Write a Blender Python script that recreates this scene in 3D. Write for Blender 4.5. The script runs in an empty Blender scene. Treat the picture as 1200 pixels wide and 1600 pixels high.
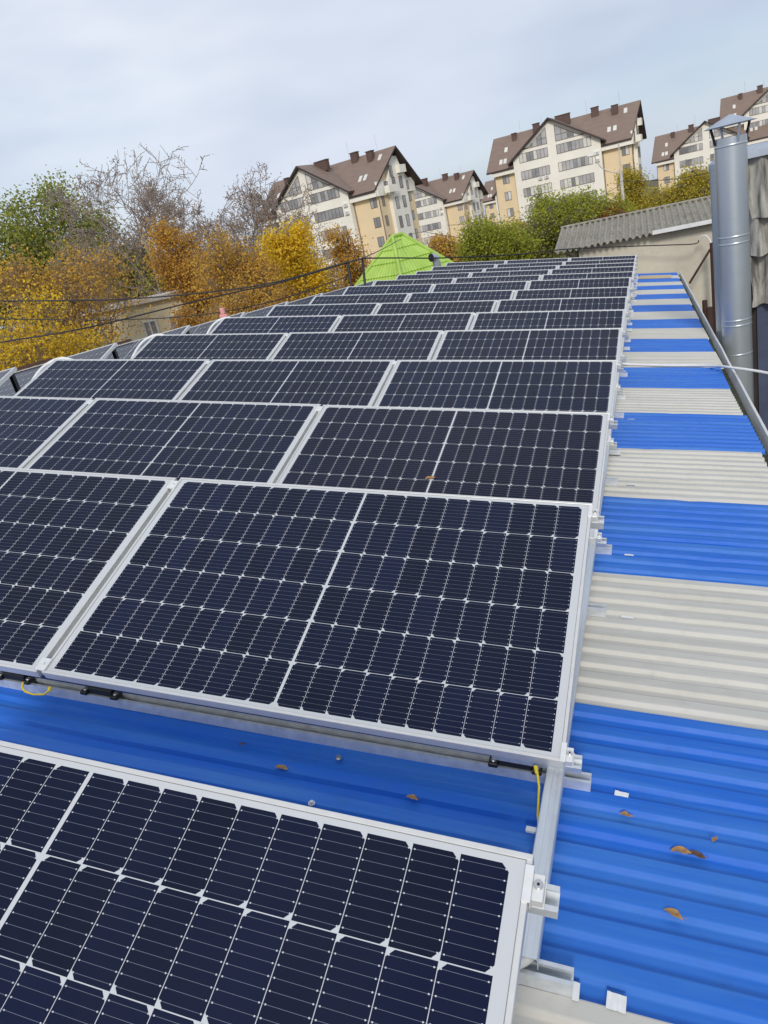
import bpy, math, random
from mathutils import Matrix, Vector, noise
R = math.radians
random.seed(7)
scene = bpy.context.scene
col = scene.collection

# ------------------------------------------------------------------ camera frame
# roof frame: X across (down the near slope), Y along the ridge, Z normal to the near slope.
RX = Vector((0.9479677637948206, 0.3137325995802246, -0.0541200033858249))
RY = Vector((0.06611679296184977, -0.3602906752407482, -0.9304940617881479))
RZ = Vector((-0.31142525346266825, 0.8785001339187151, -0.3622869390559267))
CR = Vector((0.10186402700273156, 0.016908841243371896, 1.3660607536864122))
FPX = 1128.48
G = Vector((0.14524580085561367, 0.04907880169922656, -0.9881775794651383)).normalized()
ZW = -G
YW = (Vector((0, 1, 0)) - ZW * ZW.y).normalized()
XW = YW.cross(ZW)
M3 = Matrix((XW, YW, ZW))                 # roof -> world
M = M3.to_4x4()
CAM = M3 @ CR
cx, cy, cz = M3 @ RX, M3 @ RY, M3 @ RZ
cam_d = bpy.data.cameras.new('camera'); cam = bpy.data.objects.new('camera', cam_d); col.objects.link(cam)
cam.matrix_world = Matrix(((cx.x, -cy.x, -cz.x, CAM.x), (cx.y, -cy.y, -cz.y, CAM.y), (cx.z, -cy.z, -cz.z, CAM.z), (0, 0, 0, 1)))
cam_d.sensor_width = 36; cam_d.lens = FPX / 1600 * 36; cam_d.clip_start = 0.02; cam_d.clip_end = 5000
scene.camera = cam

# ------------------------------------------------------------------ light
SUN_EL, SUN_AZ = R(33), R(170)            # azimuth clockwise from +Y: behind the camera
wd = bpy.data.worlds.new('World'); scene.world = wd; wd.use_nodes = True
nt = wd.node_tree; nt.nodes.clear()
def wn(t, **k):
    n = nt.nodes.new(t)
    for a, b in k.items(): setattr(n, a, b)
    return n
out = wn('ShaderNodeOutputWorld'); bg = wn('ShaderNodeBackground'); bg.inputs[1].default_value = 0.1
sky = wn('ShaderNodeTexSky', sky_type='NISHITA', sun_disc=False, sun_elevation=SUN_EL, sun_rotation=SUN_AZ)
tc = wn('ShaderNodeTexCoord'); mp = wn('ShaderNodeMapping'); mp.inputs['Scale'].default_value = (1.0, 1.0, 3.2)
mp.inputs['Rotation'].default_value = (0, 0, R(35)); mp.inputs['Location'].default_value = (3.1, 1.7, 0.4)
nz = wn('ShaderNodeTexNoise'); nz.inputs['Scale'].default_value = 1.5; nz.inputs['Detail'].default_value = 6; nz.inputs['Roughness'].default_value = 0.52
nz2 = wn('ShaderNodeTexNoise'); nz2.inputs['Scale'].default_value = 1.1; nz2.inputs['Detail'].default_value = 4
r1 = wn('ShaderNodeValToRGB'); r1.color_ramp.elements[0].position = 0.30; r1.color_ramp.elements[1].position = 0.58
r1.color_ramp.elements[0].color = (.35, .35, .35, 1); r1.color_ramp.elements[1].color = (1, 1, 1, 1)
r2 = wn('ShaderNodeValToRGB'); r2.color_ramp.elements[0].position = 0.38; r2.color_ramp.elements[1].position = 0.58
r2.color_ramp.elements[0].color = (4.3, 5.1, 6.5, 1); r2.color_ramp.elements[1].color = (6.9, 7.35, 8.25, 1)
mx = wn('ShaderNodeMix', data_type='RGBA')
nt.links.new(tc.outputs['Generated'], mp.inputs[0]); nt.links.new(mp.outputs[0], nz.inputs['Vector']); nt.links.new(mp.outputs[0], nz2.inputs['Vector'])
nt.links.new(nz.outputs[0], r1.inputs[0]); nt.links.new(nz2.outputs[0], r2.inputs[0])
nt.links.new(r1.outputs[0], mx.inputs[0]); nt.links.new(sky.outputs[0], mx.inputs[6]); nt.links.new(r2.outputs[0], mx.inputs[7])
nt.links.new(mx.outputs[2], bg.inputs[0]); nt.links.new(bg.outputs[0], out.inputs[0])
sl = bpy.data.lights.new('sun', 'SUN'); sl.energy = 1.7; sl.angle = R(13); sl.color = (1, .95, .87)
so = bpy.data.objects.new('sun', sl); col.objects.link(so)
sd = Vector((math.sin(SUN_AZ) * math.cos(SUN_EL), math.cos(SUN_AZ) * math.cos(SUN_EL), math.sin(SUN_EL)))
so.rotation_mode = 'QUATERNION'; so.rotation_quaternion = sd.to_track_quat('Z', 'Y'); so.location = (0, 0, 30)
scene.view_settings.view_transform = 'Standard'; scene.view_settings.look = 'None'
scene.view_settings.exposure = 0.22; scene.view_settings.gamma = 1

# ------------------------------------------------------------------ helpers
def at(u, v, d):                           # the point a photo pixel shows at camera depth d (world)
    return CAM + d * (((u - 600) / FPX) * cx + ((v - 800) / FPX) * cy + cz)
def onroof(u, v, z):                       # the same on a plane z = const of the roof frame (roof coordinates)
    r = ((u - 600) / FPX) * RX + ((v - 800) / FPX) * RY + RZ
    return CR + r * ((z - CR.z) / r.z)

class MB:
    def __init__(s): s.v = []; s.f = []; s.m = []; s.sm = []
    def face(s, pts, m=0, smooth=False):
        b = len(s.v); s.v += [tuple(p) for p in pts]; s.f.append(tuple(range(b, b + len(pts)))); s.m.append(m); s.sm.append(smooth)
    def raw(s, vs, fs, m=0, smooth=False):
        b = len(s.v); s.v += [tuple(p) for p in vs]
        for f in fs: s.f.append(tuple(b + i for i in f)); s.m.append(m); s.sm.append(smooth)
    def box(s, x0, x1, y0, y1, z0, z1, m=0, mat=None, bev=0):
        if bev:
            b = bev; vs = []; 
            # chamfered box: 24 verts
            P = lambda x, y, z: Vector((x, y, z))
            X = (x0, x1); Y = (y0, y1); Z = (z0, z1)
            idx = {}
            for i in (0, 1):
                for j in (0, 1):
                    for k in (0, 1):
                        sx = b if i == 0 else -b; sy = b if j == 0 else -b; sz = b if k == 0 else -b
                        idx[(i, j, k, 'x')] = len(vs); vs.append(P(X[i], Y[j] + sy, Z[k] + sz))
                        idx[(i, j, k, 'y')] = len(vs); vs.append(P(X[i] + sx, Y[j], Z[k] + sz))
                        idx[(i, j, k, 'z')] = len(vs); vs.append(P(X[i] + sx, Y[j] + sy, Z[k]))
            fs = []
            I = lambda i, j, k, a: idx[(i, j, k, a)]
            for i in (0, 1):
                fs.append([I(i, 0, 0, 'x'), I(i, 1, 0, 'x'), I(i, 1, 1, 'x'), I(i, 0, 1, 'x')])
                fs.append([I(0, i, 0, 'y'), I(1, i, 0, 'y'), I(1, i, 1, 'y'), I(0, i, 1, 'y')])
                fs.append([I(0, 0, i, 'z'), I(1, 0, i, 'z'), I(1, 1, i, 'z'), I(0, 1, i, 'z')])
                for j in (0, 1):
                    fs.append([I(i, j, 0, 'x'), I(i, j, 1, 'x'), I(i, j, 1, 'y'), I(i, j, 0, 'y')])
                    fs.append([I(i, 0, j, 'x'), I(i, 1, j, 'x'), I(i, 1, j, 'z'), I(i, 0, j, 'z')])
                    fs.append([I(0, i, j, 'y'), I(1, i, j, 'y'), I(1, i, j, 'z'), I(0, i, j, 'z')])
                    for k in (0, 1): fs.append([I(i, j, k, 'x'), I(i, j, k, 'y'), I(i, j, k, 'z')])
            if mat: vs = [mat @ q for q in vs]
            s.raw(vs, fs, m); return
        vs = [(x, y, z) for x in (x0, x1) for y in (y0, y1) for z in (z0, z1)]
        if mat: vs = [mat @ Vector(q) for q in vs]
        s.raw(vs, [(0, 1, 3, 2), (4, 6, 7, 5), (0, 4, 5, 1), (2, 3, 7, 6), (0, 2, 6, 4), (1, 5, 7, 3)], m)
    def tube(s, pts, r, n=8, m=0, cap=True, smooth=True):
        pts = [Vector(q) for q in pts]; rs = r if isinstance(r, (list, tuple)) else [r] * len(pts)
        t0 = (pts[1] - pts[0]).normalized(); up = Vector((0, 0, 1)) if abs(t0.z) < .9 else Vector((1, 0, 0))
        a = t0.cross(up).normalized(); vs = []; fs = []
        for i, q in enumerate(pts):
            t = (pts[min(i + 1, len(pts) - 1)] - pts[max(i - 1, 0)])
            t = t.normalized() if t.length > 1e-9 else t0
            a = (a - t * a.dot(t))
            a = a.normalized() if a.length > 1e-6 else t.orthogonal().normalized()
            b = t.cross(a)
            for k in range(n):
                w = 2 * math.pi * k / n; vs.append(q + (a * math.cos(w) + b * math.sin(w)) * rs[i])
        for i in range(len(pts) - 1):
            for k in range(n):
                fs.append((i * n + k, i * n + (k + 1) % n, (i + 1) * n + (k + 1) % n, (i + 1) * n + k))
        s.raw(vs, fs, m, smooth)
        if cap:
            e = (len(pts) - 1) * n
            s.face([vs[k] for k in range(n)][::-1], m); s.face([vs[e + k] for k in range(n)], m)
    def cyl(s, c0, c1, r0, r1=None, n=16, m=0, cap=True): s.tube([c0, c1], [r0, r0 if r1 is None else r1], n, m, cap)
    def extrude(s, prof, y0, y1, m=0, axis='y', closed=True, smooth=False, mat=None):
        # prof: (a, z) pairs swept along an axis
        def q(a, z, t): 
            w = Vector((a, t, z)) if axis == 'y' else Vector((t, a, z))
            return mat @ w if mat else w
        n = len(prof); vs = [q(a, z, y0) for a, z in prof] + [q(a, z, y1) for a, z in prof]
        fs = [(i, (i + 1) % n, n + (i + 1) % n, n + i) for i in range(n if closed else n - 1)]
        s.raw(vs, fs, m, smooth)
        if closed: s.face(vs[:n], m); s.face(vs[n:][::-1], m)
    def build(s, name, mats, parent=None, mw=None):
        me = bpy.data.meshes.new(name); me.from_pydata(s.v, [], s.f)
        for a in (mats if isinstance(mats, (list, tuple)) else [mats]): me.materials.append(a)
        me.polygons.foreach_set('material_index', s.m); me.polygons.foreach_set('use_smooth', s.sm)
        me.update(); o = bpy.data.objects.new(name, me); col.objects.link(o)
        if parent: o.parent = parent
        elif mw is not None: o.matrix_world = mw
        return o
def tag(o, label, cat, group=None, kind=None):
    if label: o['label'] = label
    if cat: o['category'] = cat
    if group: o['group'] = group
    if kind: o['kind'] = kind
    return o
def thing(name, label, cat, mw, group=None):
    o = bpy.data.objects.new(name, None); col.objects.link(o); o.empty_display_size = .1; o.matrix_world = mw
    return tag(o, label, cat, group)
def copy_tree(o, parent=None):
    c = o.copy(); col.objects.link(c)
    if parent: c.parent = parent
    for ch in o.children: copy_tree(ch, c)
    return c
T = Matrix.Translation
def rot(a, ax): return Matrix.Rotation(a, 4, ax)
ORD = ['first', 'second', 'third', 'fourth', 'fifth', 'sixth', 'seventh', 'eighth', 'ninth', 'tenth', 'eleventh', 'twelfth', 'thirteenth', 'fourteenth']

# ------------------------------------------------------------------ materials
class NT:
    def __init__(s, name):
        s.mat = bpy.data.materials.new(name); s.mat.use_nodes = True; s.t = s.mat.node_tree; s.n = s.t.nodes
        s.b = s.n['Principled BSDF']
    def node(s, t, **k):
        n = s.n.new(t)
        for a, b in k.items(): setattr(n, a, b)
        return n
    def link(s, a, b): s.t.links.new(a, b)
    def math(s, op, a, b=None, c=None):
        n = s.node('ShaderNodeMath', operation=op)
        for i, q in enumerate((a, b, c)):
            if q is None: continue
            if isinstance(q, (int, float)): n.inputs[i].default_value = q
            else: s.link(q, n.inputs[i])
        return n.outputs[0]
    def mix(s, f, a, b):
        n = s.node('ShaderNodeMix', data_type='RGBA')
        for sock, q in ((n.inputs[0], f), (n.inputs[6], a), (n.inputs[7], b)):
            if isinstance(q, (int, float)): sock.default_value = q
            elif isinstance(q, tuple): sock.default_value = (*q, 1)
            else: s.link(q, sock)
        return n.outputs[2]
    def coord(s, scale=(1, 1, 1), which='Object'):
        t = s.node('ShaderNodeTexCoord'); m = s.node('ShaderNodeMapping'); m.inputs['Scale'].default_value = scale
        s.link(t.outputs[which], m.inputs[0]); return m.outputs[0]
    def noise(s, vec, scale, detail=4, rough=.55):
        n = s.node('ShaderNodeTexNoise'); n.inputs['Scale'].default_value = scale; n.inputs['Detail'].default_value = detail; n.inputs['Roughness'].default_value = rough
        if vec is not None: s.link(vec, n.inputs['Vector'])
        return n.outputs[0]
    def ramp(s, v, a, b):
        n = s.node('ShaderNodeMapRange'); n.inputs[1].default_value = a; n.inputs[2].default_value = b; s.link(v, n.inputs[0]); return n.outputs[0]
    def bump(s, h, strength=.2, dist=.01):
        n = s.node('ShaderNodeBump'); n.inputs['Strength'].default_value = strength; n.inputs['Distance'].default_value = dist
        s.link(h, n.inputs['Height']); s.link(n.outputs[0], s.b.inputs['Normal'])
    def set(s, **k):
        for a, b in k.items():
            i = s.b.inputs[a.replace('_', ' ')]
            if isinstance(b, (int, float)): i.default_value = b
            elif isinstance(b, tuple): i.default_value = (*b, 1)
            else: s.link(b, i)
        return s
def simple(name, c, rough=.6, metal=0, var=.15, scale=6, c2=None, bump=0, spec=.5, stretch=(1, 1, 1), lo=.3, hi=.7):
    t = NT(name); v = t.coord(stretch); n = t.noise(v, scale, 6)
    f = t.ramp(n, lo, hi); d = c2 or tuple(q * (1 - var) for q in c); u = c if c2 else tuple(min(1, q * (1 + var)) for q in c)
    t.set(Base_Color=t.mix(f, d, u), Roughness=rough, Metallic=metal, Specular_IOR_Level=spec)
    if bump: t.bump(t.noise(v, scale * 5, 5), bump)
    return t.mat

MAT = {}
MAT['alu'] = simple('anodised aluminium', (.70, .69, .66), .42, .45, .05, 30)
MAT['clamp'] = simple('cast aluminium', (.78, .78, .76), .45, .35, .06, 40)
MAT['bolt'] = simple('stainless bolt', (.66, .66, .64), .3, .9, .1, 60)
def galv():
    t = NT('galvanised steel'); v = t.coord((1, 1, 1)); vo = t.node('ShaderNodeTexVoronoi'); vo.inputs['Scale'].default_value = 55; t.link(v, vo.inputs['Vector'])
    n = t.noise(t.coord((9, .6, 9)), 3, 5)
    f = t.math('MULTIPLY', vo.outputs['Color'], 1.0)
    a = t.mix(t.ramp(n, .3, .7), (.56, .59, .61), (.74, .77, .79))
    t.set(Base_Color=t.mix(t.math('MULTIPLY', f, .25), a, (.82, .85, .88)), Metallic=.60, Roughness=t.math('ADD', .34, t.math('MULTIPLY', n, .25)))
    return t.mat
MAT['galv'] = galv()
MAT['black_steel_and_shade'] = simple('black steel and painted-in shade', (.012, .012, .014), .5, 0, .2, 20)  # black steel; also colours in shade on legs, bolt sockets and flue mouth
MAT['black_plastic'] = simple('black plastic', (.014, .014, .015), .45, 0, .2, 20)
MAT['yellow_wire'] = simple('yellow insulation', (.75, .55, .02), .45, 0, .1, 20)
MAT['white_plastic'] = simple('white plastic', (.75, .75, .73), .45, 0, .06, 20)
MAT['conduit'] = simple('grey white conduit', (.62, .61, .57), .55, 0, .1, 20)
MAT['tape'] = simple('white tape', (.80, .80, .78), .5, 0, .06, 30)
MAT['rust'] = simple('rusty steel', (.10, .045, .03), .8, .2, .3, 18, c2=(.05, .035, .03), bump=.3)
MAT['wire'] = simple('black cable', (.02, .02, .021), .6, 0, .1, 20)
MAT['board'] = simple('weathered board', (.55, .42, .25), .8, 0, .15, 4, stretch=(1, 8, 8))
MAT['pink'] = simple('pink plastic', (.75, .33, .32), .5, 0, .1, 12)
MAT['dry_leaf'] = simple('dry leaf', (.46, .27, .10), .8, 0, .3, 70, c2=(.22, .10, .035))
MAT['dry_leaf_dark'] = simple('dark dry leaf', (.16, .08, .035), .8, 0, .3, 60, c2=(.05, .03, .02))

def cells():
    t = NT('solar cells under glass'); uv = t.node('ShaderNodeUVMap'); sp = t.node('ShaderNodeSeparateXYZ'); t.link(uv.outputs[0], sp.inputs[0])
    u, v = sp.outputs[0], sp.outputs[1]      # metres, origin at the sheet's centre
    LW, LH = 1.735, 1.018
    px, gx, py, gy, mg = .0838, .0013, .1655, .0018, .010
    a = t.math('SUBTRACT', t.math('ABSOLUTE', u), mg / 2)
    i = t.math('FLOOR', t.math('DIVIDE', a, px)); fx = t.math('SUBTRACT', a, t.math('MULTIPLY', i, px))
    top = (6 * py - gy) / 2
    b = t.math('SUBTRACT', top, v); j = t.math('FLOOR', t.math('DIVIDE', b, py)); fy = t.math('SUBTRACT', b, t.math('MULTIPLY', j, py))
    cw, ch = px - gx, py - gy
    lt = lambda x, y: t.math('LESS_THAN', x, y); gt = lambda x, y: t.math('GREATER_THAN', x, y)
    AND = lambda *q: q[0] if len(q) == 1 else t.math('MULTIPLY', q[0], AND(*q[1:]))
    odd = t.math('MODULO', t.math('ADD', j, 10), 2)
    cxd = t.math('ADD', t.math('MULTIPLY', odd, fx), t.math('MULTIPLY', t.math('SUBTRACT', 1, odd), t.math('SUBTRACT', cw, fx)))
    cyd = t.math('MINIMUM', fy, t.math('SUBTRACT', ch, fy))
    cell = AND(gt(a, 0), lt(a, 10 * px - gx), gt(b, 0), lt(b, 6 * py - gy), lt(fx, cw), lt(fy, ch), gt(t.math('ADD', cxd, cyd), .0125))
    pb = ch / 9
    q = t.math('MULTIPLY', t.math('ABSOLUTE', t.math('SUBTRACT', t.math('FRACT', t.math('DIVIDE', fy, pb)), .5)), pb)
    bus = lt(q, .00030)
    ex = t.math('MINIMUM', fx, t.math('SUBTRACT', cw, fx))
    dot = AND(lt(q, .0012), gt(ex, .0035), lt(ex, .0060))
    # cell to cell tone
    wn_ = t.node('ShaderNodeTexWhiteNoise', noise_dimensions='3D'); cb = t.node('ShaderNodeCombineXYZ')
    oi = t.node('ShaderNodeObjectInfo')
    t.link(t.math('ADD', t.math('MULTIPLY', i, t.math('SIGN', u)), 40), cb.inputs[0]); t.link(j, cb.inputs[1]); t.link(t.math('MULTIPLY', oi.outputs['Random'], 90), cb.inputs[2]); t.link(cb.outputs[0], wn_.inputs['Vector'])
    tone = t.mix(wn_.outputs['Value'], (.0028, .0056, .021), (.0042, .0084, .034))
    tone = t.mix(t.math('MULTIPLY', oi.outputs['Random'], .6), tone, (.0075, .0060, .014))
    c = t.mix(bus, tone, (.17, .19, .23)); c = t.mix(dot, c, (.55, .56, .58))
    c = t.mix(cell, (.55, .56, .57), c)
    edge = t.math('MAXIMUM', gt(t.math('ABSOLUTE', u), LW / 2 - .0013), gt(t.math('ABSOLUTE', v), LH / 2 - .0013)); c = t.mix(edge, c, (.22, .22, .22))  # thin dark rim: sealant line with the shade of the frame gap painted in
    n = t.noise(t.coord((1, 1, 1)), 9, 5); dust = t.math('MULTIPLY', t.ramp(n, .35, .8), .004)
    c = t.mix(dust, c, (.55, .53, .48))
    t.set(Base_Color=c, Roughness=t.math('ADD', .10, t.math('MULTIPLY', n, .08)), IOR=1.27, Sheen_Weight=.12, Sheen_Roughness=.1)
    return t.mat
MAT['cells'] = cells()

def sheet(name, c, dirt, grim, rough=.45):
    t = NT(name); v = t.coord(); n = t.noise(t.coord((.5, 7, 1)), 2.2, 6, .6); n2 = t.noise(v, 13, 6, .65)
    n3 = t.noise(v, 1.3, 3); sp = t.noise(v, 90, 2, .5)
    b = t.mix(t.math('MULTIPLY', t.ramp(n, .38, .70), .75), c, dirt)
    b = t.mix(t.math('MULTIPLY', t.ramp(n2, .54, .76), .30), b, grim)
    b = t.mix(t.math('MULTIPLY', t.ramp(sp, .74, .80), .35), b, grim)
    t.set(Base_Color=b, Roughness=t.math('ADD', rough - .06, t.math('MULTIPLY', n2, .22)), Specular_IOR_Level=.28)
    h = t.math('ADD', n3, t.math('MULTIPLY', n2, .15)); t.bump(h, .35, .012)
    return t.mat
MAT['blue'] = sheet('blue painted sheet', (.011, .128, .57), (.060, .215, .56), (.045, .13, .34))
MAT['white'] = sheet('off white painted sheet', (.57, .555, .505), (.46, .445, .395), (.36, .335, .28), .45)
MAT['gutter_dirt'] = simple('gutter dirt and moss', (.07, .08, .035), .95, 0, .3, 9, c2=(.025, .023, .02))
MAT['whiteflash'] = simple('white flashing', (.72, .72, .70), .4, 0, .1, 5)
MAT['duct'] = None
def plaster():
    t = NT('old plaster'); v = t.coord(); n = t.noise(v, .55, 7, .6); n2 = t.noise(v, 7, 6, .6); n3 = t.noise(t.coord((.8, .8, .25)), .9, 5)
    b = t.mix(t.ramp(n, .35, .68), (.52, .475, .385), (.66, .61, .50)); b = t.mix(t.math('MULTIPLY', t.ramp(n2, .5, .8), .3), b, (.40, .37, .31))
    b = t.mix(t.math('MULTIPLY', t.ramp(n3, .56, .72), .5), b, (.25, .23, .20))
    t.set(Base_Color=b, Roughness=.9); t.bump(n2, .3, .02); return t.mat
MAT['plaster'] = plaster()
def asb(name, a, b_, c):
    t = NT(name); v = t.coord(); n = t.noise(v, 1.3, 7, .65); n2 = t.noise(t.coord((6, 6, .8)), 1.6, 6, .65); n3 = t.noise(v, 30, 4)
    q = t.mix(t.ramp(n, .3, .7), a, b_); q = t.mix(t.math('MULTIPLY', t.ramp(n2, .44, .62), .8), q, c); q = t.mix(t.math('MULTIPLY', t.ramp(n3, .55, .8), .3), q, c)
    t.set(Base_Color=q, Roughness=.9); t.bump(n3, .3, .01); return t.mat
MAT['asb_roof'] = asb('asbestos roof sheet', (.29, .27, .22), (.40, .375, .315), (.17, .155, .125))
MAT['asb_wall'] = asb('stained asbestos cladding', (.30, .29, .255), (.50, .48, .43), (.04, .037, .033))
MAT['dark_board'] = simple('dark timber boards', (.035, .028, .024), .85, 0, .3, 3, stretch=(6, 6, 1))
MAT['blue_strip'] = simple('blue grey sheet', (.06, .075, .13), .5, 0, .2, 4)
MAT['flash_grey'] = simple('grey blue flashing', (.42, .47, .55), .45, .3, .1, 6)
MAT['cream'] = simple('cream render', (.86, .82, .72), .85, 0, .05, .4)
MAT['yellow_wall'] = simple('yellow render', (.80, .63, .40), .85, 0, .05, .4)
MAT['brown_roof'] = simple('brown roof sheet', (.225, .16, .125), .6, 0, .10, .6, stretch=(1, 1, 3))
MAT['brown_dark'] = simple('dark brown fascia', (.05, .032, .03), .6, 0, .15, 1)
MAT['brick_brown'] = simple('brown chimney cladding', (.11, .065, .055), .7, 0, .15, 1.5)
MAT['win_frame'] = simple('brown window frame', (.16, .12, .10), .6, 0, .1, 3)
MAT['glass_dark'] = simple('window pane', (.26, .26, .27), .08, 0, .35, .5, spec=.6)
MAT['glass_mid'] = simple('curtained pane', (.44, .43, .43), .15, 0, .2, .5, spec=.5)
MAT['glass_light'] = simple('blind behind pane', (.70, .68, .62), .2, 0, .1, .5, spec=.5)
MAT['ac'] = simple('white air conditioner case', (.70, .70, .67), .5, 0, .05, 3)
MAT['beige'] = simple('beige render', (.74, .65, .45), .9, 0, .12, .5)
MAT['lampwhite'] = simple('weathered concrete', (.58, .55, .50), .85, 0, .15, 4)
def green():
    t = NT('lime green tile sheet'); v = t.coord(); n = t.noise(v, 1.6, 5)
    t.set(Base_Color=t.mix(t.ramp(n, .3, .7), (.33, .50, .075), (.43, .62, .12)), Roughness=.42, Specular_IOR_Level=.5); return t.mat
MAT['green'] = green()
def leafmat(name, cols, trans=.42):
    t = NT(name); g = t.node('ShaderNodeNewGeometry'); r = t.node('ShaderNodeValToRGB'); r.color_ramp.interpolation = 'LINEAR'
    e = r.color_ramp.elements
    while len(e) < len(cols): e.new(.5)
    for k, c in enumerate(cols): e[k].position = k / (len(cols) - 1); e[k].color = (*c, 1)
    t.link(g.outputs['Random Per Island'], r.inputs[0])
    d = t.node('ShaderNodeBsdfDiffuse'); tr = t.node('ShaderNodeBsdfTranslucent'); mx_ = t.node('ShaderNodeMixShader'); mx_.inputs[0].default_value = trans
    t.link(r.outputs[0], d.inputs[0]); t.link(r.outputs[0], tr.inputs[0]); t.link(d.outputs[0], mx_.inputs[1]); t.link(tr.outputs[0], mx_.inputs[2])
    t.link(mx_.outputs[0], t.n['Material Output'].inputs[0]); return t.mat
MAT['l_green'] = leafmat('green leaves', [(.20, .24, .05), (.34, .37, .08), (.44, .44, .11), (.26, .29, .06)])
MAT['l_lime'] = leafmat('yellow green leaves', [(.21, .26, .04), (.37, .41, .06), (.50, .48, .08), (.28, .31, .05)])
MAT['l_yellow'] = leafmat('yellow leaves', [(.64, .42, .05), (.84, .58, .04), (.86, .64, .05), (.68, .44, .08)])
MAT['l_orange'] = leafmat('orange leaves', [(.46, .23, .06), (.64, .35, .07), (.74, .48, .09), (.42, .25, .11)])
MAT['l_brown'] = leafmat('brown leaves', [(.30, .20, .12), (.42, .28, .16), (.50, .34, .19), (.34, .26, .19)])
MAT['l_gold'] = leafmat('golden brown leaves', [(.46, .27, .08), (.68, .41, .08), (.80, .52, .08), (.56, .32, .11), (.46, .33, .11)])
MAT['l_olive'] = leafmat('olive yellow leaves', [(.34, .29, .05), (.54, .45, .07), (.62, .50, .08), (.40, .31, .09)])
MAT['l_red'] = leafmat('rust red leaves', [(.28, .08, .03), (.40, .13, .04), (.34, .18, .05)])
MAT['bark_pale'] = simple('pale twig bark', (.30, .245, .21), .9, 0, .2, 6, stretch=(4, 4, 1))
MAT['bark'] = simple('grey brown bark', (.20, .165, .14), .9, 0, .3, 6, stretch=(4, 4, 1))
def grassmat():
    t = NT('autumn ground'); v = t.coord(); n = t.noise(v, .25, 8, .6); n2 = t.noise(v, 6, 5)
    b = t.mix(t.ramp(n, .35, .65), (.09, .09, .04), (.16, .12, .06)); t.set(Base_Color=t.mix(t.math('MULTIPLY', t.ramp(n2, .4, .7), .5), b, (.06, .055, .035)), Roughness=1); return t.mat
MAT['ground'] = grassmat()

# ------------------------------------------------------------------ ground
GZ = CAM.z - 8.3
m = MB(); N = 28; S = 420
hz = [[(-S + 2 * S * i / N, -120 + 2 * S * j / N * 1.0) for i in range(N + 1)] for j in range(N + 1)]
vs = []; fs = []
for j in range(N + 1):
    for i in range(N + 1):
        x, y = hz[j][i]; d = math.hypot(x, y)
        z = GZ + (noise.noise(Vector((x * .02, y * .02, 1))) * .8 if d > 60 else 0)
        vs.append((x, y, z))
for j in range(N):
    for i in range(N): a = j * (N + 1) + i; fs.append((a, a + 1, a + N + 2, a + N + 1))
m.raw(vs, fs, 0, True)
tag(m.build('ground', MAT['ground']), 'grassy ground around the buildings', 'ground', kind='structure')

# ------------------------------------------------------------------ striped roof building
ZR = -.105                                  # rib crest of the near slope (roof frame)
SH = .992; NR = 10; HB = .0155               # sheet cover width, ribs, rib height
XRIDGE = -5.52; BS = math.tan(R(12.4))
def eave(y): return .955 + .0088 * max(0, y - 6)
bld = thing('workshop_building', 'low workshop with blue and off white striped metal roof carrying the solar panels', 'building', M @ T((0, 0, 0)))
rr = random.Random(3)
def ribprof():
    p = SH / NR; o = []
    for k in range(NR):
        b = k * p
        o += [(b, -HB), (b + .030, -HB), (b + .0335, -HB + .0012), (b + .0415, -.0012), (b + .045, 0), (b + .083, 0), (b + .0865, -.0012), (b + .0945, -HB + .0012), (b + .098, -HB)]
    o.append((SH, -HB)); return o
RP = ribprof()
def hump(x, y):
    return .007 * noise.noise(Vector((x * .9, y * .9, 0))) - .007 * max(0, 1 - abs(x - .42 - .16 * math.sin(y * 2.1) - .1 * math.sin(y * 5.7)) / .05) * max(0, noise.noise(Vector((1, y * 6, 9))) + .25) + .0016 * noise.noise(Vector((x * 4.5, y * 7, 3)))
for k in range(-3, 21):
    y0 = 1.085 + SH * k; blue = k % 2 == 0
    near = k < 7
    xs = [XRIDGE + (eave(y0) - XRIDGE) * i / (90 if near else 30) for i in range((90 if near else 30) + 1)]
    vs = []; fs = []; n = len(RP); zo = .0012 if blue else 0
    jag = rr.uniform(-.018, .018)
    for ix, x in enumerate(xs):
        for jy, (dy, z) in enumerate(RP):
            xx = x + (jag if ix == len(xs) - 1 else 0)
            ov = -.012 if jy == 0 else 0
            vs.append((xx, y0 + dy + ov, ZR + z + zo + hump(x, y0 + dy)))
    for ix in range(len(xs) - 1):
        for jy in range(n - 1): a = ix * n + jy; fs.append((a, a + n, a + n + 1, a + 1))
    m = MB(); m.raw(vs, fs, 0)
    o = m.build('roof_sheet', MAT['blue' if blue else 'white'], bld); o['label'] = ('blue' if blue else 'off white') + ' ribbed roof sheet'
    # far slope, same colours
    m = MB(); L = 7.0
    m.raw([(XRIDGE - .02, y0 + dy, ZR + z + zo - .004) for dy, z in RP] + [(XRIDGE - L, y0 + dy, ZR + z - L * BS) for dy, z in RP],
          [(i, i + 1, n + i + 1, n + i) for i in range(n - 1)])
    o = m.build('roof_sheet', MAT['blue' if blue else 'white'], bld); o['label'] = ('blue' if blue else 'off white') + ' ribbed roof sheet on the far slope'
YE = 1.085 + SH * 21
m = MB()
m.extrude([(XRIDGE - .17, ZR - .17 * BS + .012), (XRIDGE - .05, ZR + .03), (XRIDGE, ZR + .042), (XRIDGE + .05, ZR + .034), (XRIDGE + .16, ZR + .012), (XRIDGE + .16, ZR + .008), (XRIDGE, ZR + .036), (XRIDGE - .17, ZR - .17 * BS + .008)], -1.8, YE)
m.build('ridge_cap', MAT['whiteflash'], bld)
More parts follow.
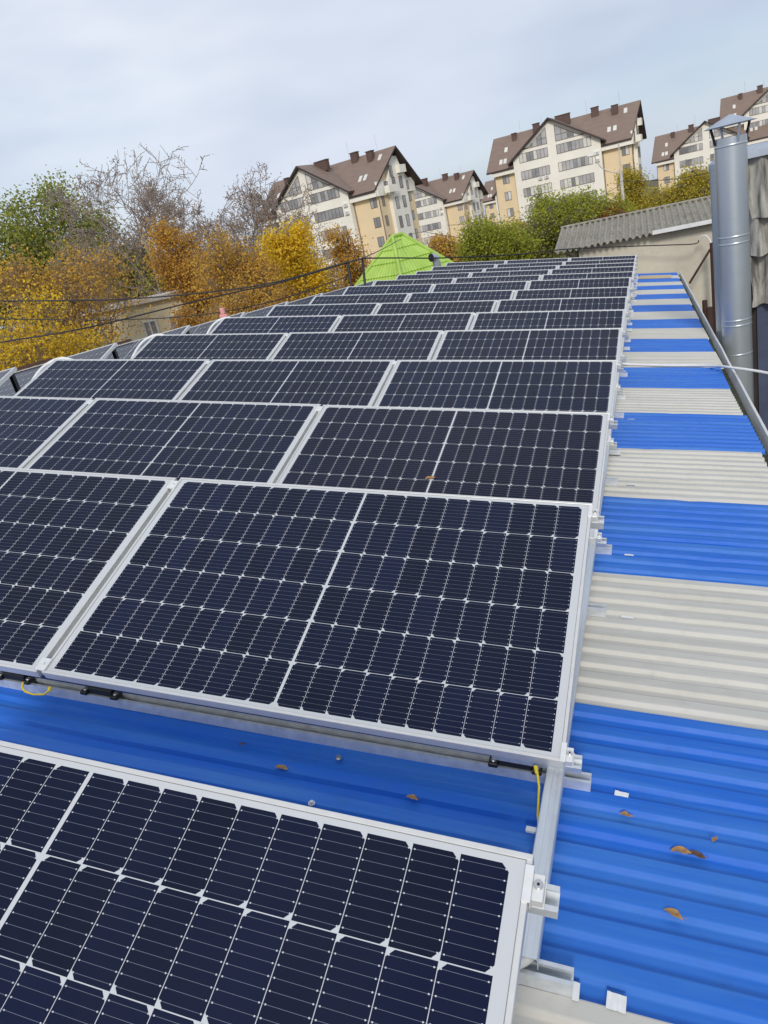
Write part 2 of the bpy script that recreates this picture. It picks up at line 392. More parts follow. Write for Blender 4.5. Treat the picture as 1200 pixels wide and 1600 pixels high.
# gutter with a bright outer lip
m = MB()
def gx(y): return eave(y)
ys = [-1.8 + i * (YE + 1.8) / 26 for i in range(27)]
prof = [(.045, -.11), (.064, -.11), (.068, .004), (.076, .012), (.076, .018), (.058, .018), (.056, .010), (.062, .004)]
vs = []; bed = []
for i, y in enumerate(ys):
    w = .006 * noise.noise(Vector((0, y * 1.7, 5))); w2 = .012 * noise.noise(Vector((2, y * .8, 5)))
    for a, z in prof: vs.append((gx(y) + a + w + .012, y, ZR + z + w2))
    bed += [(gx(y) - .12, y, ZR - .055 + w2), (gx(y) + .056 + w, y, ZR - .065 + w2)]
n = len(prof); fs = []
for i in range(len(ys) - 1):
    for q in range(n): fs.append((i * n + q, i * n + (q + 1) % n, (i + 1) * n + (q + 1) % n, (i + 1) * n + q))
m.raw(vs, fs); m.face(vs[:n]); m.face(vs[-n:])
m.build('gutter', MAT['whiteflash'], bld)
m = MB(); m.raw(bed, [(2 * i, 2 * i + 1, 2 * i + 3, 2 * i + 2) for i in range(len(ys) - 1)])
o = m.build('gutter_bed', MAT['gutter_dirt'], bld); o['label'] = 'dirty mossy gutter bed'
m = MB()                                     # walls below the roof
zb = -9.0
m.box(.78, .90, -1.75, YE - .1, zb, ZR - .09)
m.box(XRIDGE - 6.6, XRIDGE - 6.5, -1.75, YE - .1, zb, ZR - 6.6 * BS - .1)
m.raw([(.78, YE - .1, zb), (.78, YE - .1, ZR - .09), (XRIDGE, YE - .1, ZR - .09), (XRIDGE - 6.5, YE - .1, ZR - 6.5 * BS - .09), (XRIDGE - 6.5, YE - .1, zb),
       (.78, YE - .2, zb), (.78, YE - .2, ZR - .09), (XRIDGE, YE - .2, ZR - .09), (XRIDGE - 6.5, YE - .2, ZR - 6.5 * BS - .09), (XRIDGE - 6.5, YE - .2, zb)],
      [(0, 1, 2, 3, 4), (9, 8, 7, 6, 5), (0, 5, 6, 1), (1, 6, 7, 2), (2, 7, 8, 3), (3, 8, 9, 4)])
m.build('wall', MAT['plaster'], bld)

# ------------------------------------------------------------------ solar panels
PW, PH = 1.755, 1.038; LIP = .010; GAP = .022
def make_frame():
    m = MB(); d = .035
    for (x0, x1, y0, y1) in ((-PW, 0, 0, LIP), (-PW, 0, PH - LIP, PH), (-PW, -PW + LIP, LIP, PH - LIP), (-LIP, 0, LIP, PH - LIP)):
        m.box(x0, x1, y0, y1, -d, 0, bev=.0009)
    # inner flange at the bottom, mitre lines
    m.box(-PW + LIP, -LIP, LIP, LIP + .02, -d, -d + .002); m.box(-PW + LIP, -LIP, PH - LIP - .02, PH - LIP, -d, -d + .002)
    return m
def make_cells():
    m = MB(); z = -.0026
    m.face([(-PW + LIP, LIP, z), (-LIP, LIP, z), (-LIP, PH - LIP, z), (-PW + LIP, PH - LIP, z)])
    b = -.0065
    m.face([(-PW + LIP, LIP, b), (-PW + LIP, PH - LIP, b), (-LIP, PH - LIP, b), (-LIP, LIP, b)], 1)
    return m
Y_OFF = [-0.023, 0.019, -0.008, -0.018, 0.03, 0.016, -0.003, -0.003, 0, 0, .001, -.009, -.002, .001]
Z_OFF = [.010, .010, -.015, -.007, .003, -.001, -.005, -.006, .005, 0, .002, -.001, 0, .005]
T_OFF = [.007, .013, -.014, -.006, .001, -.002, -.004, -.006, .005, 0, .002, -.001, 0, .004]
ROLL = [-.004, -.003, -.005, 0, .002, 0, 0, 0, 0, 0, 0, .002, 0, -.001]
YAW = [-.001, .002, -.003, -.002, -.001, -.003, 0, 0, 0, 0, 0, .001, 0, 0]
TH, PITCH, OFFX = .3664, 1.6172, .0329
def rowmat(k):
    return M @ T((OFFX if k >= 9 else 0, k * PITCH + Y_OFF[k], Z_OFF[k])) @ rot(YAW[k], 'Z') @ rot(-ROLL[k], 'Y') @ rot(TH + T_OFF[k], 'X')
root = thing('solar_panel', '', 'solar panel', rowmat(0), 'solar panels on the near roof slope')
make_frame().build('frame', MAT['alu'], root)
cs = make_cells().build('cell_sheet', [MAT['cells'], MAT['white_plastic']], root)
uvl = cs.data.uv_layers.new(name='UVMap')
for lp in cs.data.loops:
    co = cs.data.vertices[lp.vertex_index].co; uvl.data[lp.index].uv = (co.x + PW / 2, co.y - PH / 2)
POS = ['rightmost', 'middle', 'leftmost']
def rowname(k): return 'frontmost panel row' if k == 0 else ('farthest panel row' if k == 13 else ORD[k] + ' panel row')
first = True
for k in range(14):
    nc = 1 if k == 0 else (2 if k == 1 else 3)
    for c in range(nc):
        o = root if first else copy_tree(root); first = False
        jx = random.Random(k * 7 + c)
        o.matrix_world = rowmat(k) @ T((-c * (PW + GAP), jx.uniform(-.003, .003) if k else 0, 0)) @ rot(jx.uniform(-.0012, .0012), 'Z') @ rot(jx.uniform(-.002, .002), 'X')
        o['label'] = (('leftmost' if c == 2 else 'rightmost' if c == 0 else 'middle') + ' dark solar panel of the ' + rowname(k) + (', beside the ridge' if c == 2 else (', beside the bare roof strip' if c == 0 else '')))
        if k == 0: o['label'] = 'large cropped solar panel nearest the viewer at the bottom left'
        if k == 1 and c == 1: o['label'] = 'dark blue solar panel in the second row, cut by the left photo edge'
# panels on the far slope, seen at a grazing angle
for k in range(3, 11):
    for c in range(2 if k < 7 else 1):
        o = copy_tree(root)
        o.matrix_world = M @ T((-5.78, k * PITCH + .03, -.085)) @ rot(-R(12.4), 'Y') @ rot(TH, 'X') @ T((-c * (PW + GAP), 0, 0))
        o['label'] = ('grey panel just beyond the ridge, left of the ' if c == 0 else 'grey panel farther down beyond the ridge, left of the ') + rowname(k)
        o['group'] = 'solar panels on the far roof slope'

# legs of the far slope panels: galvanised steel, its shade put into a black colour
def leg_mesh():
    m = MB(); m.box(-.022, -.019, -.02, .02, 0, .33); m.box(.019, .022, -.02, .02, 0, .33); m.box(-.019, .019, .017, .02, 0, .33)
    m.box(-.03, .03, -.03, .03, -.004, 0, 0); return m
leg0 = leg_mesh().build('support_leg', MAT['black_steel_and_shade'])
for i, k in enumerate(range(3, 9)):
    o = leg0 if i == 0 else leg0.copy()
    if i: col.objects.link(o)
    o.matrix_world = M @ T((-5.83, k * PITCH + .03 + .93, -.105)) @ rot(-R(12.4), 'Y')
    tag(o, 'leg darkened for shade, propping the panel beyond the ridge at the ' + rowname(k), 'support leg', 'shade-darkened legs of the far slope panels')

# ------------------------------------------------------------------ strut channels on the roof
def channel(x0, x1, h=.034, w=.041):
    # C channel lying on its back, slot up, running along X
    t = .0025
    prof = [(-w / 2, 0), (w / 2, 0), (w / 2, h), (w / 2 - .010, h), (w / 2 - .010, h - .007), (w / 2 - .0075, h - .007), (w / 2 - .0075, h - t), (w / 2 - t, h - t), (w / 2 - t, t),
            (-w / 2 + t, t), (-w / 2 + t, h - t), (-w / 2 + .0075, h - t), (-w / 2 + .0075, h - .007), (-w / 2 + .010, h - .007), (-w / 2 + .010, h), (-w / 2, h)]
    m = MB(); m.extrude(prof, x0, x1, axis='x'); return m
ch = channel(-5.42, .072)
ch0 = ch.build('strut_channel', MAT['galv'])
n_ch = 0
STRUT_Y = []
for k in range(14):
    for e, (dy, txt) in enumerate(((.045, 'front edge'), (1.035, 'raised back edge'))):
        y = k * PITCH + Y_OFF[k] + dy
        if k == 0 and e == 0: continue
        if k == 13 and e == 1: continue
        if k == 0: y = 1.09
        STRUT_Y.append(y)
        o = ch0 if n_ch == 0 else ch0.copy()
        if n_ch: col.objects.link(o)
        n_ch += 1
        o.matrix_world = M @ T((OFFX if k >= 9 else 0, y, -.104))
        tag(o, 'galvanised roof channel under the %s of the %s' % (txt, rowname(k)), 'rail', 'strut channels across the roof')
# channel bolts near the visible ends
def bolt_mesh(r=.008, h=.006):
    m = MB(); m.cyl((0, 0, 0), (0, 0, .0014), r * 1.35, n=20); m.cyl((0, 0, .0014), (0, 0, .0014 + h * .7), r, n=20); m.cyl((0, 0, .0014 + h * .7), (0, 0, .0016 + h * .7), r * .45, n=6, m=1); return m  # black hex disc paints the shade of the socket recess
# cable duct
m = MB()
prof = [(-.0465, 0), (-.0465, .026), (-.0440, .030), (-.034, .030), (-.032, .0285), (-.028, .0285), (-.026, .030), (-.016, .030), (-.0145, .029), (-.0125, .029), (-.011, .030), (-.002, .030), (0, .0275), (.0015, .022), (.0015, 0)]
inner = [(.0, 0), (.0, .021), (-.002, .0278), (-.0445, .0278), (-.0450, .025), (-.0450, 0)]
m.extrude(prof + inner, 1.085, 22.0)
m.build('cable_duct', MAT['galv'], mw=M @ T((0, 0, -.070)))
tag(bpy.data.objects['cable_duct'], 'long galvanised cable duct along the right ends of the panel rows', 'cable duct')
# white conduit out of the duct's open end
m = MB(); pts = []; rs = []
for i in range(60):
    s = i / 59; x = -.016 - .075 * s ** 1.3; y = 1.10 - .065 * s; z = -.053
    pts.append((x, y, z)); rs.append(.0115 if i % 2 else .0092)
m.tube(pts, rs, 12)
tag(m.build('flexible_conduit', MAT['conduit'], mw=M), 'pale corrugated conduit coming out of the open duct end', 'conduit')
# black tie around the duct
m = MB(); loop = []
for i in range(22):
    a = 2 * math.pi * i / 21; loop.append((-.0225 + .0285 * math.copysign(abs(math.cos(a)) ** .5, math.cos(a)), 0, .013 + .0205 * math.copysign(abs(math.sin(a)) ** .5, math.sin(a))))
m.tube(loop, .0013, 6)
m.tube([(.006, 0, .022), (.014, -.018, .018), (.016, -.034, .012), (.022, -.042, .010)], .0015, 6); m.tube([(.016, -.030, .013), (.008, -.045, .008)], .0014, 6); m.box(.012, .019, -.030, -.023, .011, .017)
tag(m.build('cable_tie', MAT['black_plastic'], mw=M @ T((0, 1.262, -.070))), 'black cable tie looped round the cable duct near its open end', 'cable tie')

# clamps on the right edge of each row
def stub(m):
    t = .0025; w = .041; h = .030
    prof = [(-w / 2, 0), (w / 2, 0), (w / 2, h), (w / 2 - .009, h), (w / 2 - .009, h - t), (w / 2 - t, h - t), (w / 2 - t, t), (-w / 2 + t, t), (-w / 2 + t, h - t), (-w / 2 + .009, h - t), (-w / 2 + .009, h), (-w / 2, h)]
    m.extrude(prof, -.20, .045, axis='x'); return m
ec = thing('end_clamp', '', 'clamp', rowmat(0), 'end clamps along the right edge of the panels')
stub(MB()).build('rail_stub', MAT['galv'], ec).location = (0, 0, -.0655)
m = MB(); m.box(-.011, .0035, -.029, .029, .0004, .0052, bev=.0006); m.box(.0006, .0035, -.026, .026, -.030, .0003); m.box(.0036, .024, -.022, .022, -.0345, -.0305, bev=.0006); m.box(.0036, .022, -.021, .021, -.0304, -.004, bev=.001)
m.build('bracket', MAT['clamp'], ec)
m = bolt_mesh(.0062, .0055); 
b_ = m.build('bolt', [MAT['bolt'], MAT['black_steel_and_shade']], ec); b_.location = (.0125, .003, -.004)
fst = True
for k in range(14):
    for e, (yy, txt) in enumerate(((.990, 'upper'), (.025, 'lower'))):
        if k == 0 and e == 1: continue
        o = ec if fst else copy_tree(ec); fst = False
        o.matrix_world = rowmat(k) @ T((0, yy, 0))
        o['label'] = 'small clamp at the %s right corner of the %s' % (txt, rowname(k))
# mid clamps in the gaps
mc = MB(); mc.box(-.020, .020, -.025, .025, .0004, .0045, bev=.0006); mc.box(-.008, .008, -.02, .02, -.03, .0003); mc.cyl((0, 0, .0045), (0, 0, .0095), .0062, n=6)
mc0 = mc.build('mid_clamp', MAT['clamp']); fst = True
for k in range(1, 14):
    for c in (1, 2):
        if k == 1 and c == 2: continue
        for yy, txt in ((.985, 'upper'), (.03, 'lower')):
            if (yy < .1 and k > 1): continue
            o = mc0 if fst else mc0.copy()
            if not fst: col.objects.link(o)
            fst = False
            o.matrix_world = rowmat(k) @ T((-c * (PW + GAP) + GAP / 2, yy, 0))
            tag(o, '%s clamp in the %s panel gap of the %s' % (txt, 'right' if c == 1 else 'left', rowname(k)), 'clamp', 'middle clamps between panels')
# gap filler: rails seen in the gaps between the panels of a row
gr = MB(); gr.box(-.0095, .0095, .01, PH - .015, -.034, -.030); gr0 = gr.build('gap_rail', MAT['galv']); fst = True
for k in range(1, 14):
    for c in (1, 2):
        if k == 1 and c == 2: continue
        o = gr0 if fst else gr0.copy()
        if not fst: col.objects.link(o)
        fst = False; o.matrix_world = rowmat(k) @ T((-c * (PW + GAP) + GAP / 2, 0, 0))
        tag(o, 'narrow rail in the %s panel gap of the %s' % ('right' if c == 1 else 'left', rowname(k)), 'rail', 'rails in the gaps between panels')
# right end props of each row
rl = MB(); rl.box(-.0205, -.018, -.0205, .0205, 0, .268); rl.box(.018, .0205, -.0205, .0205, 0, .268); rl.box(-.018, .018, .018, .0205, 0, .268)
rl0 = rl.build('support_leg', MAT['galv'])
for k in range(14):
    o = rl0 if k == 0 else rl0.copy()
    if k: col.objects.link(o)
    o.matrix_world = M @ T((-.10, k * PITCH + Y_OFF[k] + .91, -.069 if k < 13 else -.10))
    tag(o, 'prop under the raised back edge of the ' + rowname(k), 'support leg', 'props under the raised panel edges')

# black brackets on the channel in front of the second row, yellow earth wires
yf = PITCH + Y_OFF[1] + .045
def bracket(x, label):
    t = thing('black_bracket', label, 'bracket', M @ T((x, yf - .004, -.0695)), 'black brackets on the front strut channel')
    m = MB(); m.box(-.075, -.048, -.024, .012, 0, .014, bev=.002); m.box(.048, .075, -.024, .012, 0, .014, bev=.002); m.box(-.047, .047, -.012, .012, 0, .026, bev=.003); m.build('body', MAT['black_plastic'], t)
    for sx in (-.062, .062):
        b = bolt_mesh(.006, .004).build('bolt', [MAT['bolt'], MAT['black_steel_and_shade']], t); b.location = (sx, -.008, .0145)
bracket(-.135, 'black bolted bracket on the strut channel beside the right yellow wire')
bracket(-1.555, 'black bolted bracket on the strut channel right of the left yellow wire')
bracket(-1.93, 'black bracket on the strut channel left of the left yellow wire')
def wire(name, pts, r, mat, label, cat, n=8, group=None, mw=M):
    m = MB(); P = [Vector(q) for q in pts]; o = []
    for i in range(len(P) - 1):
        p0, p1, p2, p3 = P[max(i - 1, 0)], P[i], P[i + 1], P[min(i + 2, len(P) - 1)]
        for s in range(8):
            t = s / 8; o.append(.5 * ((2 * p1) + (p2 - p0) * t + (2 * p0 - 5 * p1 + 4 * p2 - p3) * t * t + (3 * p1 - p0 - 3 * p2 + p3) * t ** 3))
    o.append(P[-1]); m.tube(o, r, n)
    return tag(m.build(name, mat, mw=mw), label, cat, group)
w = thing('earth_wire', 'yellow earth wire hanging from the right corner of the second row panel', 'wire', M @ T((-.07, 1.63, -.04)), 'yellow earth wires')
m = MB(); m.tube([(0, -.004, .018), (.006, -.03, .012), (.012, -.05, .0), (.014, -.075, -.020), (.018, -.12, -.032), (.026, -.16, -.036)], .0032, 8); m.tube([(-.004, 0, .022), (.002, -.02, .015)], [.006, .0045], 8); m.build('cable', MAT['yellow_wire'], w)
m = MB(); m.box(-.006, .038, -.176, -.160, -.042, -.032, bev=.002); m.build('lug', MAT['white_plastic'], w)
w = thing('earth_wire', 'yellow earth wire looped between the two panels of the second row', 'wire', M @ T((-1.80, 1.62, -.05)), 'yellow earth wires')
m = MB(); m.tube([(-.035, .0, .02), (-.03, -.014, .010), (-.01, -.024, .002), (.03, -.028, .0), (.072, -.024, .004), (.088, -.012, .016)], .0034, 8); m.build('cable', MAT['yellow_wire'], w)
m = MB(); m.tube([(.088, -.012, .014), (.088, -.004, .026)], .006, 8); m.build('lug', MAT['yellow_wire'], w)

# white tape patches and fallen leaves on the sheets
def patch(u, v, sx, sy, label, a=0):
    q = onroof(u, v, ZR + .004); m = MB(); n = 8; vs = []
    for i in range(n + 1):
        for s in (-1, 1): vs.append((-sx / 2 + sx * i / n, s * sy / 2 + rr.uniform(-.0008, .0008), rr.uniform(0, .001)))
    m.raw(vs, [(2 * i, 2 * i + 2, 2 * i + 3, 2 * i + 1) for i in range(n)]); m.raw([(a_, b, c - .0012) for a_, b, c in vs], [(2 * i, 2 * i + 1, 2 * i + 3, 2 * i + 2) for i in range(n)])
    tag(m.build('tape_patch', MAT['tape'], mw=M @ T(q) @ rot(a, 'Z')), label, 'tape', 'white tape patches on the roof sheets')
patch(971, 1242, .036, .024, 'white tape patch on the nearest blue sheet, beside the channel end', -.1)
patch(963, 1566, .038, .036, 'square white tape patch at the bottom edge, across the blue and off white seam', -.05)
patch(900, 1549, .014, .040, 'narrow white tape patch touching the lowest channel end')
patch(980, 964, .046, .016, 'white tape patch on the first off white stripe from the front')
patch(983, 867, .040, .014, 'white tape patch on the second blue stripe, beside a channel end')
patch(986, 757, .05, .014, 'faint white tape patch on the second off white stripe')
patch(986, 655, .05, .013, 'faint white tape patch on the third blue stripe')
patch(973, 580, .06, .04, 'white tape patch on the fourth blue stripe by the panel ends')
def leaf(u, v, L, ang, label, mat='dry_leaf', z=None, curl=.25, mw=None):
    m = MB(); n = 9; vs = []
    for i in range(n + 1):
        s = i / n; w = L * .20 * math.sin(math.pi * min(1, s * 1.02)) ** .7 * (1 + .18 * math.sin(s * 9 + u)) + .0006
        for q in (-1, 0, 1):
            vs.append((L * (s - .5), q * w + L * .10 * math.sin(s * 4), abs(q) * w * curl + L * .05 * math.sin(s * 5.5 + v) ** 2 + .002))
    fs = []
    for i in range(n):
        for q in range(2): a = i * 3 + q; fs.append((a, a + 3, a + 4, a + 1))
    m.raw(vs, fs, 0, True); m.tube([(L * .5, L * .1, .003), (L * .62, L * .06, .004)], .0008, 5)
    p = onroof(u, v, ZR + .006) if z is None else z
    tag(m.build('fallen_leaf', MAT[mat], mw=(mw or M @ T(p)) @ rot(ang, 'Z')), label, 'leaf', 'dry leaves on the roof')
leaf(440, 1201, .040, .1, 'brown dry leaf on the blue sheet below the middle of the channel')
leaf(378, 1164, .022, .6, 'small grey brown leaf close below the strut channel', 'dry_leaf_dark')
leaf(644, 1248, .036, .0, 'tan dry leaf on the blue sheet just above the nearest panel')
leaf(978, 1275, .034, .0, 'flat tan leaf below the white tape patch')
leaf(1064, 1332, .050, .15, 'curled tan seed leaf touching a darker one on the blue sheet')
leaf(1088, 1338, .044, -.1, 'dark curled leaf beside the curled tan one', 'dry_leaf_dark')
leaf(1052, 1430, .044, -.3, 'tan winged seed lowest on the blue sheet')
leaf(1117, 1313, .022, 1.0, 'tiny pale leaf high on the right of the nearest blue sheet')
leaf(1012, 571, .12, .0, 'orange brown leaf under the white cable')
leaf(0, 0, .055, .4, 'single orange leaf lying on the third row panel', mw=rowmat(2) @ T((-.885, .36, .001)))
# roofing screws between the first two rows
def screw(u, v, label):
    q = onroof(u, v, ZR + .002); m = MB(); m.cyl((0, 0, 0), (0, 0, .003), .010, n=14); m.cyl((0, 0, .003), (0, 0, .009), .0062, n=6)
    tag(m.build('roof_screw', MAT['bolt'], mw=M @ T(q)), label, 'screw', 'roofing screws')
screw(529, 1185, 'grey roofing screw on the blue sheet below the channel'); screw(487, 1256, 'grey roofing screw at the edge of the nearest panel')

# board, white cable, ridge bits
a = onroof(998, 433, ZR + .02); b2 = onroof(1045, 427, ZR + .02)
m = MB(); m.box(-.38, .38, -.42, .42, 0, .022, bev=.003)
tag(m.build('wooden_board', MAT['board'], mw=M @ T((.52, 20.35, ZR + .006)) @ rot(-.03, 'Z')), 'pale wooden board lying at the far end of the bare roof strip', 'board')
wire('white_cable', [onroof(960, 568, -.09), onroof(990, 569.5, -.09), onroof(1040, 571, -.088), onroof(1090, 571, -.085), onroof(1120, 572, -.06), onroof(1140, 574, -.02), onroof(1200, 583, -.02) , onroof(1290, 606, -.03)], .013, MAT['white_plastic'], 'thick white cable crossing the roof strip and the gutter', 'cable')
for k in (3, 4, 5):
    y = k * PITCH + .85
    wire('flexible_conduit', [(-5.44, y - .30, .02), (-5.42, y - .04, .24), (-5.37, y + .10, .325), (-5.25, y + .15, .36), (-5.12, y + .17, .33)], .018, MAT['white_plastic'], 'white conduit arching behind the left end of the ' + rowname(k), 'conduit', 10, 'white conduits over the ridge')
m = MB(); m.box(-.05, .05, -.04, .04, 0, .06, bev=.008); m.box(-.02, .06, -.03, .03, .06, .16, bev=.008); m.box(.03, .09, -.03, .03, .0, .05, bev=.006)
tag(m.build('plastic_clip', MAT['pink'], mw=T(at(349, 496, 10.2)) @ Matrix.Scale(.8, 4)), 'pink plastic clip standing at the left end of the sixth panel row', 'clip')
for k in (3, 4):
    m = MB(); m.extrude([(0, 0), (.05, 0), (.05, .004), (.004, .004), (.004, .035), (0, .035)], -1.95, -1.15, axis='x')
    tag(m.build('steel_angle', MAT['rust'], mw=M @ T((-5.78, (k + 1) * PITCH + .03 + .985, .305)) @ rot(-R(12.4), 'Y')), 'rusty steel angle along the top edge of the panel beyond the ' + rowname(k), 'steel angle', 'rusty angles on the far slope')

def at_y(u, v, yw):
    r = ((u - 600) / FPX) * cx + ((v - 800) / FPX) * cy + cz
    return CAM + r * ((yw - CAM.y) / r.y)
# posts and cables
def pt(u, v, d): return at(u, v, d)
for (u0, v0, u1, v1, d, txt) in ((566, 403, 572, 452, 15.5, 'taller, right one of the two thin dark posts beside the green roof'), (543, 410, 552, 455, 15.5, 'shorter, left one of the two thin dark posts beside the green roof')):
    m = MB(); m.tube([at(u0, v0, d), at(u1, v1 + 8, d)], .028, 8)
    tag(m.build('thin_post', MAT['black_steel_and_shade'], mw=Matrix.Identity(4)), txt, 'post')
I4 = Matrix.Identity(4)
A = lambda L: [at(*q) for q in L]
wire('overhead_cable', A([(-60, 470, 15), (60, 470, 15), (200, 467, 15), (330, 456, 15), (430, 441, 15), (520, 416, 15.4), (566, 403.5, 15.5)]), .016, MAT['wire'], 'highest black cable running from the left edge to the posts', 'cable', 6, 'overhead cables', I4)
wire('overhead_cable', A([(-60, 548, 13), (0, 535, 13), (100, 519, 13), (180, 502, 13.5), (280, 477, 14), (370, 456, 14.5), (440, 441, 14.8), (543, 410.5, 15.5)]), .015, MAT['wire'], 'black cable rising steeply from the left edge to meet the upper cable', 'cable', 6, 'overhead cables', I4)
wire('overhead_cable', A([(-60, 497, 15), (0, 498, 15), (150, 500, 15), (270, 496, 15), (360, 485, 15), (450, 464, 15.3), (549, 430, 15.6)]), .011, MAT['wire'], 'thin lower cable crossing in front of the beige house', 'cable', 6, 'overhead cables', I4)
CABLE_R = A([(566, 403.5, 15.5), (620, 403, 16.5), (690, 403, 17.5), (800, 398, 18.5), (890, 389, 19.0)]) + [at_y(980, 385, 23.0), at_y(1040, 383, 23.1), at_y(1085, 381, 23.15), at_y(1092, 375, 23.2)]
wire('overhead_cable', CABLE_R, .016, MAT['wire'], 'black cable running over the last panel rows to the plastered wall', 'cable', 6, 'overhead cables', I4)
wire('overhead_cable', A([(543, 410.5, 15.5), (566, 403.5, 15.5), (600, 388, 24), (640, 367, 40), (660, 362, 60)]), .012, MAT['wire'], 'thin cable climbing from the posts over the green roof', 'cable', 6, 'overhead cables', I4)

# ------------------------------------------------------------------ plastered wall building with corrugated roof
YB = 23.4
ev0, ev1 = at_y(865, 398, YB), at_y(1120, 344, YB); rd0 = at_y(907, 350, YB + 3.2)
xl, ze, zr_ = ev0.x, (ev0.z + ev1.z) / 2, rd0.z
print('outbuilding', ev0, ev1, rd0, xl, ze, zr_)
ob = thing('plastered_building', 'pale plastered building with grey corrugated asbestos roof behind the roof end', 'building', T((0, 0, GZ)))
z0 = GZ
XR_ = xl + 8.5; xw = at_y(905, 400, YB + .35).x
m = MB()
m.raw([(xw, YB + .35, 0), (XR_, YB + .35, 0), (XR_, YB + .35, ze - z0 - .02), (xw, YB + .35, ze - z0 - .02), (xw, YB + 6.6, 0), (XR_, YB + 6.6, 0), (XR_, YB + 6.6, ze - z0 - .02), (xw, YB + 6.6, ze - z0 - .02)],
      [(0, 1, 2, 3), (5, 4, 7, 6), (4, 0, 3, 7), (1, 5, 6, 2)])
ysl = (zr_ - ze) / 3.2
m.face([(xw, YB + .35, ze - z0 - .02), (xw, YB + 3.4, zr_ - z0 - .1), (xw, YB + 6.6, ze - z0 - .02)])
m.build('wall', MAT['plaster'], ob)
m = MB(); ncol = 0; WV = .178; amp = .044
for side in (0, 1):
    vs = []; fs = []; nx = int(8.7 / (WV / 8)); ny = 4
    for i in range(nx + 1):
        x = xl + i * WV / 8; zz = amp * math.sin(2 * math.pi * i / 8)
        for j in range(ny + 1):
            s = j / ny; y = YB + 3.2 * s if side == 0 else YB + 6.9 - 3.7 * s
            z = ze + (zr_ - ze) * s - z0 + zz - .02 * math.sin(math.pi * s) + .012 * noise.noise(Vector((x, y, 0)))
            if j == 0: z += .008 * math.sin(i)
            vs.append((x, y, z))
    for i in range(nx):
        for j in range(ny): a = i * (ny + 1) + j; fs.append((a, a + ny + 1, a + ny + 2, a + 1))
    m.raw(vs, fs, 0, True)
    m.raw([(x, y, z - .012) for x, y, z in vs], fs, 0, True)
m.build('roof', MAT['asb_roof'], ob)
m = MB(); m.box(xl - .02, XR_, YB + 3.1, YB + 3.34, zr_ - z0 - .01, zr_ - z0 + .045, bev=.015); m.build('ridge_cap', MAT['asb_roof'], ob)
m = MB(); xa = at_y(1020, 368, YB).x
m.box(xa, XR_, YB - .03, YB - .005, ze - z0 - .02, ze - z0 + .09); m.build('eave_board', MAT['whiteflash'], ob)
# rusty bracket on the wall
p_top = at_y(1112, 379, YB - .35); p_bot = at_y(1113, 379, YB - .35); p_bot.x = p_top.x; p_bot.y = p_top.y; p_bot.z = p_top.z - 3.6; p_b0 = at_y(1110, 389, YB - .35); p_b1 = at_y(1077, 443, YB - .35)
wb = thing('steel_bracket', 'rusty upright steel post with a diagonal brace in front of the plastered wall', 'bracket', T(p_bot))
m = MB(); m.tube([p_top - p_bot, Vector((0, 0, 0))], [.055, .065], 4, smooth=False); m.build('post', MAT['rust'], wb)
m = MB(); m.tube([p_b0 - p_bot, p_b1 - p_bot], .032, 4, smooth=False); m.build('brace', MAT['rust'], wb)
wire('white_cable', [at_y(1092, 378, YB - .1), at_y(1096, 370, YB - .15), at_y(1102, 368, YB - .2), at_y(1108, 373, YB - .3), at_y(1111, 380, YB - .35)], .02, MAT['white_plastic'], 'short white cable arching onto the top of the rusty post', 'cable', 6, None, I4)
for i, (u, v0, v1, r, txt) in enumerate(((1101, 469, 540, .06, 'left one of the two rusty pipe stubs below the plastered wall'), (1107.5, 480, 545, .075, 'right, thicker one of the two rusty pipe stubs below the plastered wall'))):
    m = MB(); m.cyl(at(u, v0, 17.5), at(u, v0, 17.5) - Vector((0, 0, 3)), r, n=12); tag(m.build('pipe_stub', MAT['rust'], mw=I4), txt, 'pipe', 'rusty pipe stubs')

# ------------------------------------------------------------------ chimney
def steel_pipe():
    t = NT('pipe steel'); v = t.coord((5, 5, .7)); n = t.noise(v, 2, 6); n2 = t.noise(t.coord((1, 1, 4)), 2.5, 5)
    t.set(Base_Color=t.mix(t.ramp(n, .3, .7), (.47, .52, .57), (.53, .57, .61)), Metallic=.72, Roughness=t.math('ADD', .33, t.math('MULTIPLY', n2, .08))); return t.mat
MAT['pipe'] = steel_pipe()
DC = 8.6
pb, pt_ = at(1150, 640, DC), at(1146, 205, DC)
axis_x = (at(1148, 420, DC))
rad = 22.0 / FPX * DC
chm = thing('chimney', 'tall shiny steel chimney pipe with a pointed rain cap', 'chimney', T((axis_x.x, axis_x.y, GZ)))
ztop = pt_.z - GZ
def zpix(v): return at(1148, v, DC).z - GZ
m = MB(); n = 40
zt = zpix(214)
m.cyl((0, 0, 0), (0, 0, zt), rad, n=n)
m.build('pipe', MAT['pipe'], chm)
for v in (226, 366, 377, 505, 514, 565): 
    z = zpix(v); m = MB()
    m.tube([(0, 0, z - .012), (0, 0, z - .006), (0, 0, z + .006), (0, 0, z + .012)], [rad + .0005, rad + .0035, rad + .0035, rad + .0005], n, cap=False); m.build('joint_band', MAT['pipe'], chm)
m = MB(); zc0, zc1 = zpix(196), zpix(181); rc = rad * 1.62
m.tube([(0, 0, zc0 - .004), (0, 0, zc0), (0, 0, zc1)], [rc - .004, rc, .012], 8, smooth=False, cap=True)
m.build('rain_cap', MAT['flash_grey'], chm)
for k in range(4):
    a = R(20 + 90 * k); ca, sa = math.cos(a), math.sin(a); m = MB()
    m.tube([(ca * rad * 1.02, sa * rad * 1.02, zpix(222)), (ca * rad * 1.3, sa * rad * 1.3, zc0)], .014, 4, smooth=False); m.build('cap_strut', MAT['flash_grey'] if k % 2 else MAT['black_steel_and_shade'], chm)
